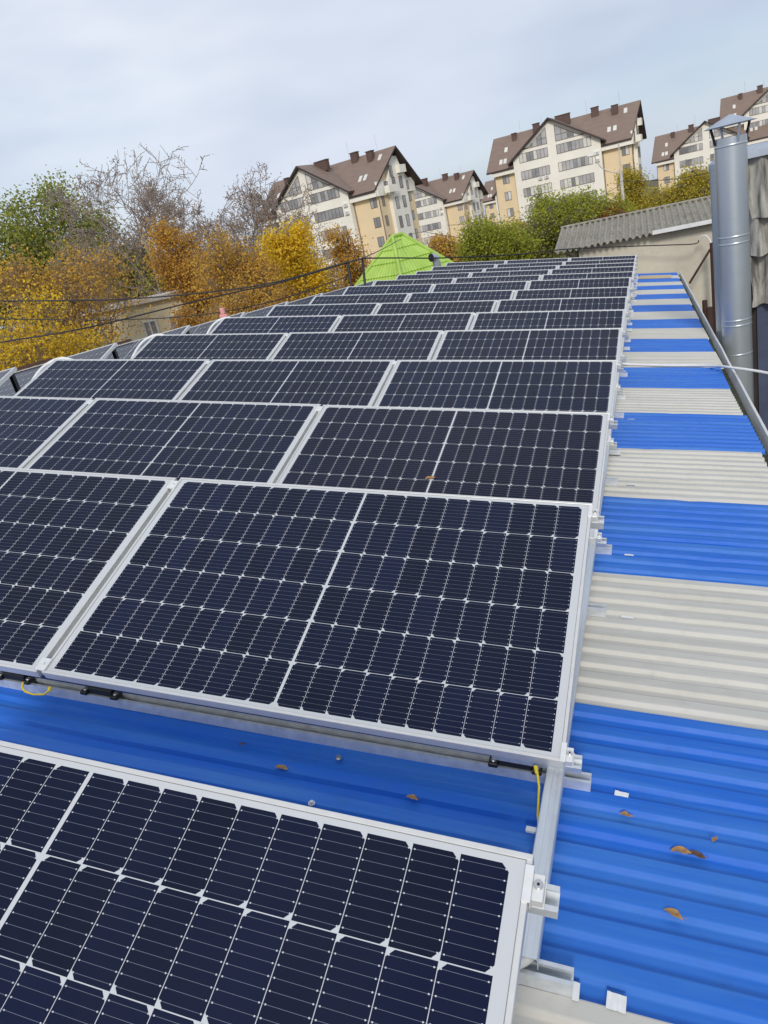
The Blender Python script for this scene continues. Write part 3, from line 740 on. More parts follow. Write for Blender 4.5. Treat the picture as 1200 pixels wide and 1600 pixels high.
q = at(1127, 420, DC + .45); c2 = thing('chimney', 'shorter steel pipe half hidden behind the tall chimney', 'chimney', T((q.x, q.y, GZ)))
r2_ = 7 / FPX * (DC + .45) + .03; zq = at(1124, 262, DC + .45).z - GZ
m = MB(); m.cyl((0, 0, 0), (0, 0, zq), r2_, n=24); m.build('pipe', MAT['pipe'], c2)
m = MB(); m.tube([(0, 0, zq + .001), (0, 0, zq + .06), (0, 0, zq + .10)], [r2_ + .012, r2_ + .012, r2_ * .5], 24, smooth=False); m.build('cap', MAT['pipe'], c2)
m = MB(); m.tube([(0, 0, zq - .14), (0, 0, zq - .12)], r2_ + .008, 24); m.build('collar', MAT['pipe'], c2)

# ------------------------------------------------------------------ neighbouring shed with hanging corrugated cladding on the right
q0 = at(1165, 245, 9.6); q1 = at(1250, 225, 9.6)
YN = q0.y + .1
sh = thing('corrugated_shed', 'shed clad in stained overlapping corrugated sheets at the right edge', 'shed', T((q0.x + .02, YN, GZ)))
zt = q0.z - GZ; zl_ = [at(1180, v, 9.6).z - GZ for v in (345, 408, 497)]
def clad(ztop_, zbot, off, seed, name='cladding_sheet'):
    m = MB(); vs = []; fs = []; nx = 8 * 18; W_ = 3.4; ny = 6
    for i in range(nx + 1):
        x = W_ * i / nx; ph = 2 * math.pi * i / 8 / 1.25 + seed
        for j in range(ny + 1):
            s = j / ny; z = ztop_ + (zbot - ztop_) * s + (.010 * math.sin(ph) + .02 * noise.noise(Vector((x * 3, seed, 0)))) * s
            vs.append((x + .02 * s + .03 * noise.noise(Vector((s * 2, x * 2, seed))), off - .07 * s + .055 * math.sin(ph) + .02 * noise.noise(Vector((x * 1.5, s * 2, seed))), z))
    for i in range(nx):
        for j in range(ny): a = i * (ny + 1) + j; fs.append((a, a + ny + 1, a + ny + 2, a + 1))
    m.raw(vs, fs, 0, True); m.raw([(x, y + .009, z) for x, y, z in vs], fs, 0, True)
    return m.build(name, MAT['asb_wall'], sh)
clad(zt, zl_[0] - .0, -.10, .3); clad(zl_[0] + .15, zl_[1], -.02, 2.0); clad(zl_[1] + .12, zl_[2], .05, 4.1)
m = MB(); m.raw([(-.05, -.20, zt - .03), (3.4, -.20, zt - .03), (3.4, -.20, zt + .09), (-.05, -.20, zt + .09), (-.05, .25, zt + .0), (3.4, .25, zt + .0), (3.4, .25, zt + .13), (-.05, .25, zt + .13)], [(0, 1, 2, 3), (3, 2, 6, 7), (0, 3, 7, 4), (1, 5, 6, 2), (4, 7, 6, 5), (0, 4, 5, 1)]); m.build('flashing', MAT['flash_grey'], sh)
m = MB(); m.box(0.0, 3.4, .16, .30, 0, zl_[2] + .4); m.build('wall', MAT['dark_board'], sh)
m = MB(); m.box(.10, .27, .12, .158, .5, zl_[2] + .25); m.build('blue_strip', MAT['blue_strip'], sh)

# ------------------------------------------------------------------ flue with elbow, lime green roof
fb = at(681, 403, 24.5); f1 = at(681, 408, 24.5)
fl = thing('flue_pipe', 'grey flue pipe with its dark open elbow turned to the left, by the green roof', 'flue', T((fb.x, fb.y, GZ)))
zf = at(681, 401, 24.5).z - GZ
dirl = (-cx * .75 - cz * .66); dirl.z = 0; dirl.normalize()
m = MB(); rr_ = .135
m.tube([(0, 0, 0), (0, 0, zf - .16), tuple(Vector((0, 0, zf - .05)) + dirl * .03), tuple(Vector((0, 0, zf)) + dirl * .10), tuple(Vector((0, 0, zf + .005)) + dirl * .22)], rr_, 20, cap=False); m.build('pipe', MAT['pipe'], fl)
m = MB(); e = Vector((0, 0, zf + .005)) + dirl * .205; m.tube([e, e + dirl * .012], rr_ * .93, 20); m.build('opening', MAT['black_steel_and_shade'], fl)  # black disc in the mouth paints the shade inside the pipe

DG = 33
ga = at(621, 369, DG); gzz = ga.z
gh = thing('small_house', 'small house under a lime green metal tile roof behind the panels', 'house', T((ga.x, ga.y, GZ)) @ rot(R(62), 'Z'))
hx, hy, rx = 2.85, 2.65, .32; za, zb_ = gzz - GZ, gzz - GZ - 3.1
m = MB(); m.box(-hx + .4, hx - .4, -hy + .4, hy - .4, 0, zb_ + .15); m.build('wall', MAT['cream'], gh)
def tiles(c0, c1, r0, r1):
    c0, c1, r0, r1 = map(Vector, (c0, c1, r0, r1)); m = MB(); steps = 6; nx = 60
    nrm = (c1 - c0).cross(r0 - c0).normalized()
    if nrm.z < 0: nrm = -nrm
    prev = None; vs = []; fs = []
    rows_ = []
    for j in range(steps):
        for e_ in (0, 1):
            s = (j + e_ * .97) / steps; lift = .05 * (1 - e_) 
            row = []
            L_ = c0.lerp(r0, s); R_ = c1.lerp(r1, s); W_ = (R_ - L_).length
            for i in range(nx + 1):
                p_ = L_.lerp(R_, i / nx); ph = (p_ - c0).dot((c1 - c0).normalized()) / .19 * 2 * math.pi
                row.append(p_ + nrm * (lift + .020 * math.sin(ph)))
            rows_.append(row)
    vs = [p_ for r_ in rows_ for p_ in r_]
    for j in range(len(rows_) - 1):
        for i in range(nx): a = j * (nx + 1) + i; fs.append((a, a + 1, a + nx + 2, a + nx + 1))
    m.raw(vs, fs); return m
C4 = [(-hx, -hy, zb_), (hx, -hy, zb_), (hx, hy, zb_), (-hx, hy, zb_)]; R2 = [(-rx, 0, za), (rx, 0, za)]
for (a, b, c, d) in ((C4[0], C4[1], R2[0], R2[1]), (C4[1], C4[2], R2[1], R2[1]), (C4[2], C4[3], R2[1], R2[0]), (C4[3], C4[0], R2[0], R2[0])):
    tiles(a, b, c, d).build('roof_face', MAT['green'], gh)
m = MB()
for a, b in ((C4[0], R2[0]), (C4[1], R2[1]), (C4[2], R2[1]), (C4[3], R2[0]), (R2[0], R2[1])):
    m.tube([Vector(a) + Vector((0, 0, .04)), Vector(b) + Vector((0, 0, .05))], .085, 8)
m.build('ridge_trim', MAT['green'], gh)

# ------------------------------------------------------------------ apartment houses
fwd = Vector((cz.x, cz.y, 0)).normalized(); PH0 = math.atan2(fwd.x, fwd.y)
def bdir(deg): a = PH0 + R(deg); return Vector((math.sin(a), math.cos(a), 0))
EX = bdir(125); EY = bdir(35)
GLS = ['glass_dark', 'glass_mid', 'glass_light']
def house(u, D, dz, ang, label, seed, glass_bias=(.45, .35, .2)):
    rg = random.Random(seed)
    EX = bdir(ang); EY = bdir(ang - 90)
    p_ = at(u, 300, D); base = Vector((p_.x, p_.y, GZ)); up = CAM.z + dz
    mw = Matrix(((EX.x, EY.x, 0, base.x), (EX.y, EY.y, 0, base.y), (0, 0, 1, base.z), (0, 0, 0, 1)))
    h = thing('apartment_house', label, 'apartment house', mw, 'cream and yellow apartment houses under brown roofs')
    Z = lambda z: z + (up - GZ)          # heights relative to eye level of the reference house
    XL, XR, DEP = -13.3, 14.3, 12.0; BL, BR, BY = -8.75, 8.75, -1.2
    ax = -.7; zf_, zap = Z(7.3), Z(13.1); ze_, zr2 = Z(6.1), Z(12.4)
    # yellow body
    m = MB(); m.box(XL, XR, 0, DEP, 0, Z(6.0))
    m.raw([(XL, 0, Z(6.0)), (XL, DEP, Z(6.0)), (XL, 6, zr2 - .35), (XR, 0, Z(6.0)), (XR, DEP, Z(6.0)), (XR, 6, zr2 - .35)], [(0, 1, 2), (3, 5, 4), (0, 2, 5, 3), (1, 4, 5, 2)])
    m.build('wall', MAT['yellow_wall'], h)
    # white central bay, gable shaped
    m = MB(); pr_ = [(BL, 0), (BR, 0), (BR, zf_), (ax, zap - .45), (BL, zf_)]
    vs = [(x, BY, z) for x, z in pr_] + [(x, 3.0, z) for x, z in pr_]
    m.raw(vs, [(0, 1, 2, 3, 4), (0, 5, 6, 1), (1, 6, 7, 2), (2, 7, 8, 3), (3, 8, 9, 4), (4, 9, 5, 0)]); m.build('central_bay', MAT['cream'], h)
    m = MB(); m.box(XL - .3, BL - .003, -.9, -.003, Z(4.75), Z(5.75)); m.build('cornice', MAT['cream'], h)
    m = MB(); m.box(BR + .003, XR + .2, -.9, -.003, Z(4.75), Z(5.75)); m.build('cornice', MAT['cream'], h)
    # right end bay
    m = MB(); m.box(XR + .003, XR + .7, 3.2, 8.8, 0, Z(7.2)); m.raw([(XR + .7, 3.2, Z(7.2)), (XR + .7, 8.8, Z(7.2)), (XR + .7, 7.1, Z(10.9)), (XR + .7, 4.9, Z(10.9)), (XR, 3.2, Z(7.2)), (XR, 8.8, Z(7.2)), (XR, 7.1, Z(10.9)), (XR, 4.9, Z(10.9))], [(0, 1, 2, 3), (1, 5, 6, 2), (3, 2, 6, 7), (0, 3, 7, 4)])
    m.box(XR + .003, XR + .35, -.3, 12.3, Z(4.75), Z(7.1)); m.build('end_bay', MAT['cream'], h)
    # main roof
    def slab(pts, th, mi=0, me=1):
        n_ = len(pts); P_ = [Vector(q) for q in pts]; Q_ = [q - Vector((0, 0, th)) for q in P_]
        m.face(P_, mi); m.face(Q_[::-1], me)
        for i in range(n_): m.face([P_[i], Q_[i], Q_[(i + 1) % n_], P_[(i + 1) % n_]], me)
    m = MB(); x0, x1 = XL - .8, XR + 1.7
    slab([(x0 - .6, -1.1, ze_ - .25), (x1 - 1.5, -1.1, ze_ - .25), (x1, 6, zr2), (x0, 6, zr2)], .35); slab([(x1, 13.1, ze_ - .25), (x0, 13.1, ze_ - .25), (x0, 6.003, zr2), (x1, 6.003, zr2)], .35)
    m.build('roof', [MAT['brown_roof'], MAT['brown_dark']], h)
    m = MB(); k_ = (zap - zf_)
    xl_, xr_ = BL - 1.0, BR + 1.0; zl2 = zf_ - 1.0 * k_ / (ax - BL) ; zr3 = zf_ - 1.0 * k_ / (BR - ax)
    yb2 = 5.8
    slab([(xl_, BY - .9, zl2), (ax, BY - .9, zap), (ax, yb2, zap), (xl_, yb2, zl2)], .35); slab([(ax + .003, BY - .9, zap), (xr_, BY - .9, zr3), (xr_, yb2, zr3), (ax + .003, yb2, zap)], .35)
    m.build('bay_roof', [MAT['brown_roof'], MAT['brown_dark']], h)
    # windows
    def window(x0, x1, z0, z1, y, nl, axis='y', bias=glass_bias):
        fr = MB(); gl = MB(); w_ = (x1 - x0); e_ = .07
        def bx(mb, a0, a1, c0, c1, d0, d1, mi=0):
            if axis == 'y': mb.box(a0, a1, y + d0, y + d1, c0, c1, mi)
            else: mb.box(y - d1, y - d0, a0, a1, c0, c1, mi)
        bx(fr, x0, x1, z0, z0 + e_, -.09, .0); bx(fr, x0, x1, z1 - e_, z1, -.09, .0)
        for i in range(nl + 1):
            xx = x0 + (w_ - e_) * i / nl; bx(fr, xx, xx + e_, z0 + e_, z1 - e_, -.09, .0)
        for i in range(nl):
            a0 = x0 + (w_ - e_) * i / nl + e_; a1 = x0 + (w_ - e_) * (i + 1) / nl
            q_ = rg.random(); mi = 0 if q_ < bias[0] else (1 if q_ < bias[0] + bias[1] else 2)
            bx(gl, a0, a1, z0 + e_, z1 - e_, -.05, -.01, mi)
        f = fr.build('window', MAT['win_frame'], h); gl.build('pane', [MAT[g_] for g_ in GLS], f)
    for r_ in range(6):
        zc = Z(7.05 - 3.3 * r_)
        window(-7.4, -1.5, zc - .85, zc + .85, BY, 8); window(.25, 7.0, zc - .85, zc + .85, BY, 8 if seed % 2 else 9)
    for r_ in range(5):
        zc = Z(3.9 - 3.3 * r_)
        window(XL + 1.6, XL + 3.0, zc - .85, zc + .85, -.0, 2); window(XR - 1.9, XR - .5, zc - .85, zc + .85, -.0, 2)
        window(.9, 1.7, zc - .85, zc + .85, XR, 1, 'x'); window(9.6, 10.8, zc - .8, zc + .8, XR, 2, 'x')
    for r_ in range(6):
        zc = Z(6.6 - 3.3 * r_)
        window(4.2, 5.2, zc - 1.1, zc + .9, XR + .7, 1, 'x'); window(6.6, 7.6, zc - 1.1, zc + .9, XR + .7, 1, 'x')
    # attic glazing following the gable
    def attic(x0, x1, name='attic_window'):
        zb0 = Z(8.65); ztp = lambda x: (zf_ + (zap - zf_) * ((x - BL) / (ax - BL) if x < ax else (BR - x) / (BR - ax))) - 1.05
        nl = 5; fr = MB(); gl = MB(); xs_ = [x0 + (x1 - x0) * i / nl for i in range(nl + 1)]
        for i in range(nl):
            a0, a1 = xs_[i] + .04, xs_[i + 1] - .04; t0_, t1_ = max(ztp(a0), zb0 + .06), max(ztp(a1), zb0 + .06)
            gl.face([(a0, BY - .03, zb0), (a1, BY - .03, zb0), (a1, BY - .03, t1_), (a0, BY - .03, t0_)], rg.choice((0, 1, 1, 2)))
            if min(t0_, t1_) > zb0 + 1.1: fr.box(xs_[i], xs_[i + 1], BY - .07, BY - .02, zb0 + 1.0, zb0 + 1.08)
        for x in xs_: fr.box(x - .04, x + .04, BY - .08, BY, zb0 - .05, max(ztp(x), zb0 + .05))
        fr.box(x0 - .04, x1 + .04, BY - .085, BY, zb0 - .12, zb0 - .05)
        for i in range(nl):
            fr.raw([(xs_[i], BY - .09, max(ztp(xs_[i]), zb0)), (xs_[i + 1], BY - .09, max(ztp(xs_[i + 1]), zb0)), (xs_[i + 1], BY - .09, max(ztp(xs_[i + 1]), zb0) + .1), (xs_[i], BY - .09, max(ztp(xs_[i]), zb0) + .1)], [(0, 1, 2, 3)])
        f = fr.build('window', MAT['win_frame'], h); gl.build('pane', [MAT[g_] for g_ in GLS], f)
    attic(-6.4, -1.5); attic(.25, 6.2)
    # end balcony and tall top glazing
    m = MB(); m.box(XR + .71, XR + 1.7, 1.4, 4.3, Z(5.0), Z(5.2)); m.box(XR + 1.64, XR + 1.7, 1.4, 4.3, Z(5.2), Z(6.2)); m.box(XR + .71, XR + 1.63, 1.4, 1.46, Z(5.2), Z(6.2)); m.build('balcony', MAT['cream'], h)
    m = MB(); m.box(XR + .71, XR + 1.5, 6.3, 8.4, Z(8.0), Z(9.3)); m.build('balcony', MAT['cream'], h)
    window(2.0, 3.1, Z(5.3), Z(7.0), XR + .36, 2, 'x'); window(3.9, 4.9, Z(7.6), Z(9.4), XR + .7, 2, 'x'); window(9.3, 10.0, Z(5.2), Z(6.6), XR + .36, 1, 'x')
    # chimneys, skylights, drainpipes, air conditioners, aerials
    for (x, w_, y, hgt) in ((-9.3, .9, 4.8, .5), (-4.6, 1.3, 5.2, .9), (4.7, 2.9, 3.6, .9), (7.3, 1.4, 5.4, .8), (11.2, 1.2, 4.7, .8)):
        zz = zr2 - abs(6 - y) * (zr2 - ze_) / 7.1
        if x == 4.7: x = 1.3; y = 3.0; zz = zap - .8; hgt = .4
        m = MB(); m.box(x - w_ / 2, x + w_ / 2, y - .45, y + .45, zz - .9, zz + hgt + .45); m.box(x - w_ / 2 - .1, x + w_ / 2 + .1, y - .55, y + .55, zz + hgt + .45, zz + hgt + .6); m.build('chimney', MAT['brick_brown'], h)
    sl_ = (zr2 - ze_ + .25) / 7.1
    for (x, y) in ((-10.9, 2.9), (-11.7, .5), (-10.8, .5), (10.2, 1.6), (11.3, 1.6), (13.2, 4.6)):
        zz = ze_ - .25 + (y + 1.1) * sl_; m = MB()
        m.raw([(x - .33, y - .45, zz - .45 * sl_ + .10), (x + .33, y - .45, zz - .45 * sl_ + .10), (x + .33, y + .45, zz + .45 * sl_ + .10), (x - .33, y + .45, zz + .45 * sl_ + .10), (x - .33, y - .45, zz - .45 * sl_ - .05), (x + .33, y - .45, zz - .45 * sl_ - .05), (x + .33, y + .45, zz + .45 * sl_ - .05), (x - .33, y + .45, zz + .45 * sl_ - .05)],
              [(0, 1, 2, 3), (0, 4, 5, 1), (1, 5, 6, 2), (2, 6, 7, 3), (3, 7, 4, 0)]); m.build('skylight', MAT['glass_light'], h)
    for (x, y) in ((BL - .12, -.12), (BR + .12, -.12), (XL - .1, -.15), (XR + .12, -.15)):
        m = MB(); m.tube([(x, y, 0), (x, y, Z(5.9))], .07, 6); m.build('drainpipe', MAT['win_frame'], h)
    for (x, r_) in ((-3.6, 1), (-2.3, 1), (7.9, .35), (7.9, .75), (5.0, 3), (6.0, 3), (-6, 2)):
        zc = Z(7.05 - 3.3 * r_ - 1.25); m = MB(); m.box(x - .42, x + .42, BY - .35, BY - .003, zc - .3, zc + .3, bev=.03); m.cyl((x + .1, BY - .352, zc), (x + .1, BY - .36, zc), .22, n=14, m=1); m.build('air_conditioner', [MAT['ac'], MAT['glass_mid']], h)
    for x in (-8.2, -3.6, 5.6, 12):
        m = MB(); m.tube([(x, 6, zr2), (x, 6, zr2 + rg.uniform(1.6, 3.0))], .014, 4); m.build('aerial', MAT['win_frame'], h)
    return h
house(487.7, 134.5, .87, 128.6, 'nearest apartment house, half hidden by autumn trees, with yellow flank and balconied end wall', 1, (.5, .4, .1))
house(876.9, 149, .53, 118.4, 'fully visible apartment house with white central gable, behind the green bushes', 2, (.2, .55, .25))
house(648.3, 203, -2.44, 127, 'smaller looking apartment house between the two large ones', 3, (.4, .4, .2))
house(1111, 199, -4.2, 120.4, 'distant apartment house left of the steel chimney', 4, (.6, .3, .1))
house(1222, 195, 1.2, 118, 'apartment house cut by the right edge behind the chimney cap', 5, (.6, .3, .1))
house(812, 255, -4.0, 122, 'farthest apartment house, only a sliver showing left of the large white gable', 6, (.6, .3, .1))

# beige house behind the left trees
DB = 42
b0 = at(130, 520, DB); b1 = at(372, 470, DB)
bw = thing('beige_house', 'plain beige house with white framed windows behind the yellow trees', 'house', Matrix(((EX.x, EY.x, 0, b0.x), (EX.y, EY.y, 0, b0.y), (0, 0, 1, GZ), (0, 0, 0, 1))))
inv = bw.matrix_world.inverted()
def onface(u, v):
    r = ((u - 600) / FPX) * cx + ((v - 800) / FPX) * cy + cz; o_ = inv @ CAM; d_ = inv.to_3x3() @ r; t_ = -o_.y / d_.y; return o_ + d_ * t_
e1 = onface(205, 474); e2 = onface(356, 470)
xr_ = e2.x; zt_ = (onface(262, 466).z)
m = MB(); m.box(-6, xr_, 0, 8, 0, zt_); m.build('wall', MAT['beige'], bw)
m = MB(); m.box(-6.3, xr_ + .3, -.35, 8.3, zt_ + .002, zt_ + .22); m.build('roof', MAT['lampwhite'], bw)
for (u0, v0, u1, v1) in ((223, 502, 245, 531), (262, 493, 270, 518), (150, 520, 172, 548)):
    a_, c_ = onface(u0, v0), onface(u1, v1); x0, x1, z0_, z1_ = min(a_.x, c_.x), max(a_.x, c_.x), min(a_.z, c_.z), max(a_.z, c_.z)
    z0_ = z1_ - 1.5; x1 = max(x1, x0 + 1.1)
    f = MB(); g_ = MB()
    f.box(x0, x1, -.08, -.002, z0_, z0_ + .09); f.box(x0, x1, -.08, -.002, z1_ - .09, z1_)
    for x in (x0, (x0 + x1) / 2 - .06, x1 - .10): f.box(x, x + .12, -.09, -.002, z0_ + .09, z1_ - .09)
    g_.box(x0 + .121, x1 - .101, -.04, -.004, z0_ + .091, z1_ - .091)
    fo = f.build('window', MAT['ac'], bw); g_.build('pane', MAT['glass_dark'], fo)

# ------------------------------------------------------------------ street lamp
LD = 62; lb = at(970, 268, LD)
lp = thing('street_lamp', 'white concrete street lamp pole with a curved arm beyond the corrugated roof', 'street lamp', T((lb.x, lb.y, GZ)))
ztl = at(970, 265, LD).z - GZ; zt2 = at(967, 224, LD).z - GZ
m = MB(); m.tube([(0, 0, 0), (0, 0, ztl)], [.20, .13], 10); m.build('pole', MAT['lampwhite'], lp)
m = MB(); m.tube([(0, 0, ztl), (0, 0, zt2)], .05, 8); s_ = -cx; s_.z = 0; s_.normalize()
m.tube([(0, 0, ztl - .2)] + [tuple(s_ * (2.1 * math.sin(a)) + Vector((0, 0, ztl - .2 + 2.2 * (1 - math.cos(a)) * .9))) for a in (.3, .6, .9, 1.2, 1.45)], .045, 6); m.build('arm', MAT['lampwhite'], lp)
m = MB(); e_ = s_ * 2.1 + Vector((0, 0, ztl + 1.6)); m.tube([e_ - s_ * .1, e_ + s_ * .15, e_ + s_ * .6], [.05, .14, .06], 8); m.build('lamp_head', MAT['ac'], lp)
for i, (L, txt) in enumerate(((((985, 320, 62), (940, 318, 62), (880, 330, 64), (800, 345, 66), (700, 352, 70)), 'thin wire from the street lamp across the green bushes'),
               (((968, 283, 62), (1000, 283, 50), (1060, 279, 45), (1130, 265, 40)), 'thin wire from the street lamp to the right'),
               (((660, 362, 60), (720, 372, 62), (780, 380, 64), (860, 352, 63), (968, 290, 62)), 'sagging wire over the bushes left of the street lamp'))):
    wire('overhead_wire', A(L), .02, MAT['wire'], txt, 'wire', 5, 'thin wires by the street lamp', I4)

# ------------------------------------------------------------------ trees
def tree(name, label, u, vtop, D, width_px, leaf_mat, n_leaf, leaf_size, seed, bare=0.0, group=None, lean=(0, 0), crown_lo=.35, twig=True, trunk_r=None, shape=1.0, clump=.55, multi=1, up=.55):
    rg = random.Random(seed)
    top = at(u, vtop, D); base = Vector((top.x, top.y, GZ)); H_ = top.z - GZ; Wd = width_px / FPX * D / 2
    t = thing(name, label, 'tree', T(base), group)
    wood = MB(); tips = []
    r0 = trunk_r or H_ * .014 + .03; TW = (.015 if bare >= .5 else .009) * D / 40
    def inside(p_):
        s = (p_.z / H_ - crown_lo) / (1 - crown_lo)
        if s < -.15: return False
        prof_ = math.sin(math.pi * min(1, max(0.03, .12 + .80 * s) ** (shape * .85))) ** .6
        return math.hypot(p_.x - lean[0] * p_.z / H_, p_.y - lean[1] * p_.z / H_) < Wd * max(.15, prof_) * 1.05 and p_.z < H_ * 1.02
    def branch(p_, d_, L_, r_, lv):
        n_ = 4 if lv < 3 else 3; pts = [p_.copy()]; rs = [r_]; q = p_.copy(); d_ = d_.copy()
        for i in range(n_):
            d_ = (d_ + Vector((rg.gauss(0, .16), rg.gauss(0, .16), rg.gauss(.05 * up, .10)))).normalized(); q = q + d_ * L_ / n_
            pts.append(q.copy()); rs.append(max(r_ * (1 - .68 * (i + 1) / n_), TW))
            if lv > 1 and not inside(q): break
        wood.tube(pts, rs, 7 if lv < 2 else (4 if lv < 4 else 3), cap=False)
        if lv >= 3: 
            for pp in pts[1:]: tips.append((pp, lv))
        if lv >= (5 if twig else 4): return
        nb = {0: 10, 1: 6, 2: 5, 3: 4, 4: 3 if bare < .5 else 4}[lv]
        for k in range(nb):
            s = (.38 + .60 * (k + rg.random()) / nb) if lv == 0 else (.2 + .8 * (k + rg.random()) / nb)
            i = min(len(pts) - 2, int(s * (len(pts) - 1))); f = s * (len(pts) - 1) - i; f = min(max(f, 0), 1)
            st = pts[i].lerp(pts[i + 1], f); rb = rs[i] * (1 - f) + rs[i + 1] * f
            az = rg.uniform(0, 2 * math.pi) if lv else k * 2.4 + rg.uniform(-.4, .4)
            perp = d_.orthogonal(); perp.rotate(Matrix.Rotation(az, 3, d_))
            nd = (d_ * rg.uniform(.35, .8) + perp * rg.uniform(.6, 1.0) + Vector((0, 0, up * .5))).normalized()
            ll = (Wd * rg.uniform(.65, 1.05) * (1.15 - .35 * s)) if lv == 0 else L_ * rg.uniform(.42, .68)
            branch(st, nd, ll, max(rb * rg.uniform(.5, .75), TW * 1.1), lv + 1)
    for k in range(multi):
        d0 = Vector((lean[0] / H_ + (rg.gauss(0, .22) if multi > 1 else 0), lean[1] / H_ + (rg.gauss(0, .22) if multi > 1 else 0), 1)).normalized()
        branch(Vector((rg.gauss(0, .15) if k else 0, rg.gauss(0, .15) if k else 0, 0)), d0, H_ * (.86 if multi == 1 else rg.uniform(.62, .86)), r0, 0)
    mz = max(q[0].z for q in tips); rd = sorted(math.hypot(q[0].x - lean[0] * q[0].z / H_, q[0].y - lean[1] * q[0].z / H_) for q in tips)[int(len(tips) * .97)]
    kz, kx = H_ / mz, min(2.6, max(.7, Wd / max(rd, .1)))
    wood.v = [(x * kx, y * kx, z * kz) for x, y, z in wood.v]; tips = [(Vector((q.x * kx, q.y * kx, q.z * kz)), lv) for q, lv in tips]
    wood.build('trunk', MAT['bark_pale' if bare >= .5 else 'bark'], t)
    lf = MB(); 
    # leaves gather on some branches and leave gaps on others
    wts = []
    for q, lv in tips:
        n_ = noise.noise(q * (1.6 / max(.6, Wd * .42)) + Vector((seed, 0, 0)))
        hgt = q.z / H_
        keep = 1 if n_ > -.08 else .06
        if bare > 0: keep *= max(0.02, 1 - bare * max(0, (hgt - .42) / .45)) 
        wts.append(keep)
    ch_ = rg.choices(tips, wts, k=n_leaf)
    for q, lv in ch_:
        c_ = q + Vector((rg.gauss(0, 1), rg.gauss(0, 1), rg.gauss(0, .8))) * clump * .5
        s_l = leaf_size * rg.uniform(.6, 1.3)
        a_ = Vector((rg.gauss(0, 1), rg.gauss(0, 1), rg.gauss(0, .7))).normalized(); b_l = a_.orthogonal(); b_l.rotate(Matrix.Rotation(rg.uniform(0, 6.28), 3, a_))
        lf.face([c_ - a_ * s_l, c_ + b_l * s_l * .55, c_ + a_ * s_l, c_ - b_l * s_l * .55 + a_.cross(b_l) * s_l * .2])
    lf.build('crown', MAT[leaf_mat], t)
    return t
GL = 'autumn trees left of the panels'
DT = 'deciduous_tree'
tree(DT, 'olive green leafy tree at the far left', 35, 292, 48, 300, 'l_green', 52000, 0.1, 11, 0, GL, crown_lo=.30, clump=1.2)
tree(DT, 'tall nearly bare tree with fine brownish twigs, highest on the left', 210, 232, 40, 400, 'l_brown', 8450, 0.044, 12, 0.55, GL, crown_lo=.30, clump=0.3, up=.55)
tree(DT, 'orange brown tree in front of the tall bare one', 262, 345, 34, 165, 'l_orange', 22000, 0.057, 13, 0.25, GL, crown_lo=.25, clump=.7)
tree(DT, 'yellow tree with dark leaning trunk at the lower left', 60, 432, 24, 270, 'l_yellow', 17000, 0.05, 14, 0, GL, crown_lo=.25, clump=.6, lean=(-1.5, -.5), trunk_r=.20)
tree(DT, 'brown thinning tree behind the yellow one at the left edge', 80, 375, 33, 250, 'l_gold', 19000, 0.061, 15, 0.3, GL, crown_lo=.2, clump=.9)
tree(DT, 'golden brown tree behind the left end of the panels', 365, 350, 31, 190, 'l_gold', 28000, 0.053, 16, 0.3, GL, crown_lo=.2, clump=.7)
tree(DT, 'slender bare topped tree in front of the nearest apartment house', 425, 250, 36, 310, 'l_brown', 8450, 0.040, 17, 0.5, GL, crown_lo=.25, clump=0.3, up=.55)
tree(DT, 'golden tree low before the nearest apartment house', 425, 382, 28, 190, 'l_gold', 24000, 0.049, 18, 0.1, GL, crown_lo=.2, clump=.6)
tree(DT, 'bright yellow tree beside the green roof', 505, 348, 27, 120, 'l_yellow', 22000, 0.046, 19, .1, GL, crown_lo=.22, clump=.5)
tree(DT, 'rusty brown tree between the bright yellow one and the green roof', 540, 360, 36, 80, 'l_orange', 10200, 0.053, 20, 0, GL, crown_lo=.2, clump=.6)
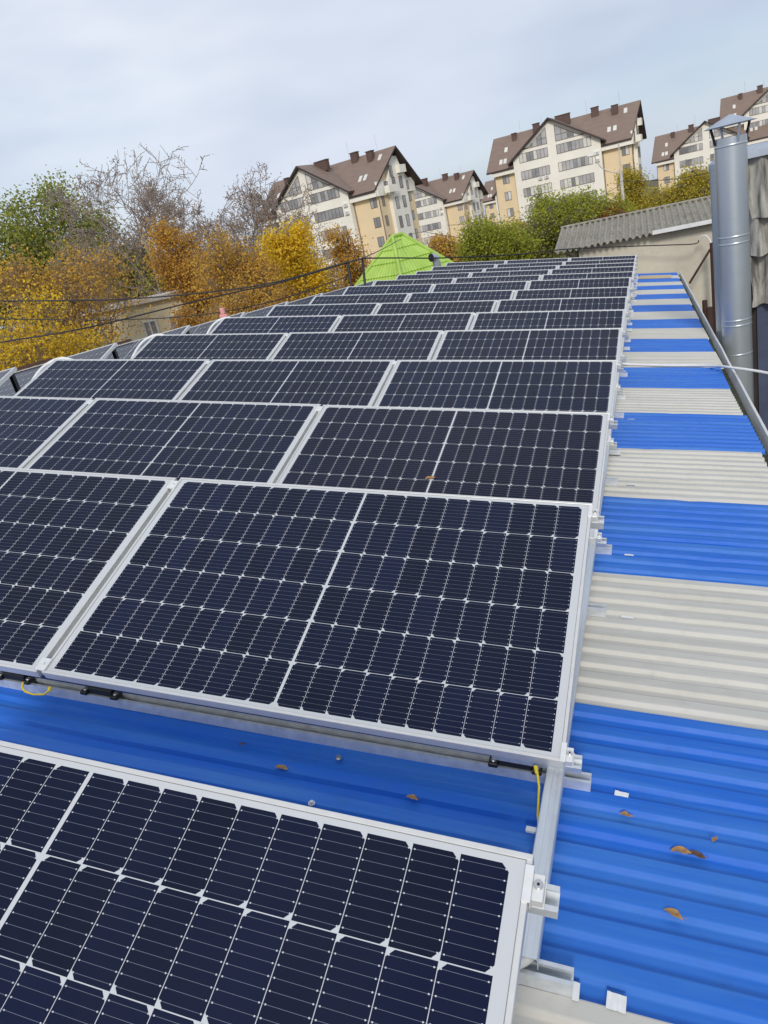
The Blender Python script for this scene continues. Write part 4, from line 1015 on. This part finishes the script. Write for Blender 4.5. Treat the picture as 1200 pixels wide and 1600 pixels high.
tree(DT, 'olive tree showing behind the orange one', 170, 385, 45, 230, 'l_green', 18700, 0.084, 21, 0, GL, crown_lo=.2, clump=1.0)
tree(DT, 'pale bare tree left of the nearest apartment house', 325, 335, 42, 200, 'l_brown', 3250, 0.048, 29, 0.7, GL, crown_lo=.25, clump=0.3, up=.55)
tree(DT, 'golden brown tree between the bare tree and the beige house', 225, 400, 50, 330, 'l_gold', 25500, 0.084, 33, 0.2, GL, crown_lo=.2, clump=1.0)
GR = 'green and yellow trees before the apartment houses'
tree(DT, 'bushy yellow green tree before the large white gable', 880, 292, 62, 190, 'l_lime', 40800, 0.095, 22, 0, GR, crown_lo=.12, clump=1.1, multi=3)
tree(DT, 'lower yellow green tree right of the green roof', 752, 342, 58, 105, 'l_lime', 27200, 0.091, 23, 0, GR, crown_lo=.12, clump=1.0, multi=2)
tree(DT, 'golden brown bush between the two yellow green trees', 808, 345, 66, 90, 'l_olive', 20400, 0.091, 24, 0, GR, crown_lo=.1, clump=1.0, multi=2)
tree(DT, 'slim yellow tree right of the street lamp', 990, 268, 72, 62, 'l_olive', 20400, 0.095, 25, 0, GR, crown_lo=.1, clump=.9)
tree(DT, 'olive yellow tree left of the steel chimney', 1092, 260, 70, 90, 'l_olive', 25500, 0.095, 26, 0, GR, crown_lo=.1, clump=1.0, multi=2)
tree(DT, 'reddish bush at the edge of the corrugated roof', 955, 320, 60, 70, 'l_red', 11900, 0.084, 27, 0, GR, crown_lo=.1, clump=.8, multi=2)
tree(DT, 'brownish yellow tree behind the green roof', 685, 372, 70, 95, 'l_gold', 23800, 0.095, 28, 0, GR, crown_lo=.1, clump=1.0, multi=2)
tree(DT, 'low yellow tree over the corrugated roof', 1035, 292, 78, 80, 'l_olive', 18700, 0.099, 30, 0, GR, crown_lo=.1, clump=1.0, multi=2)
tree(DT, 'bare twiggy tree at the right edge before the cut off house', 1215, 165, 60, 90, 'l_brown', 1950, 0.080, 31, .7, None, crown_lo=.35, clump=.4, up=.55)
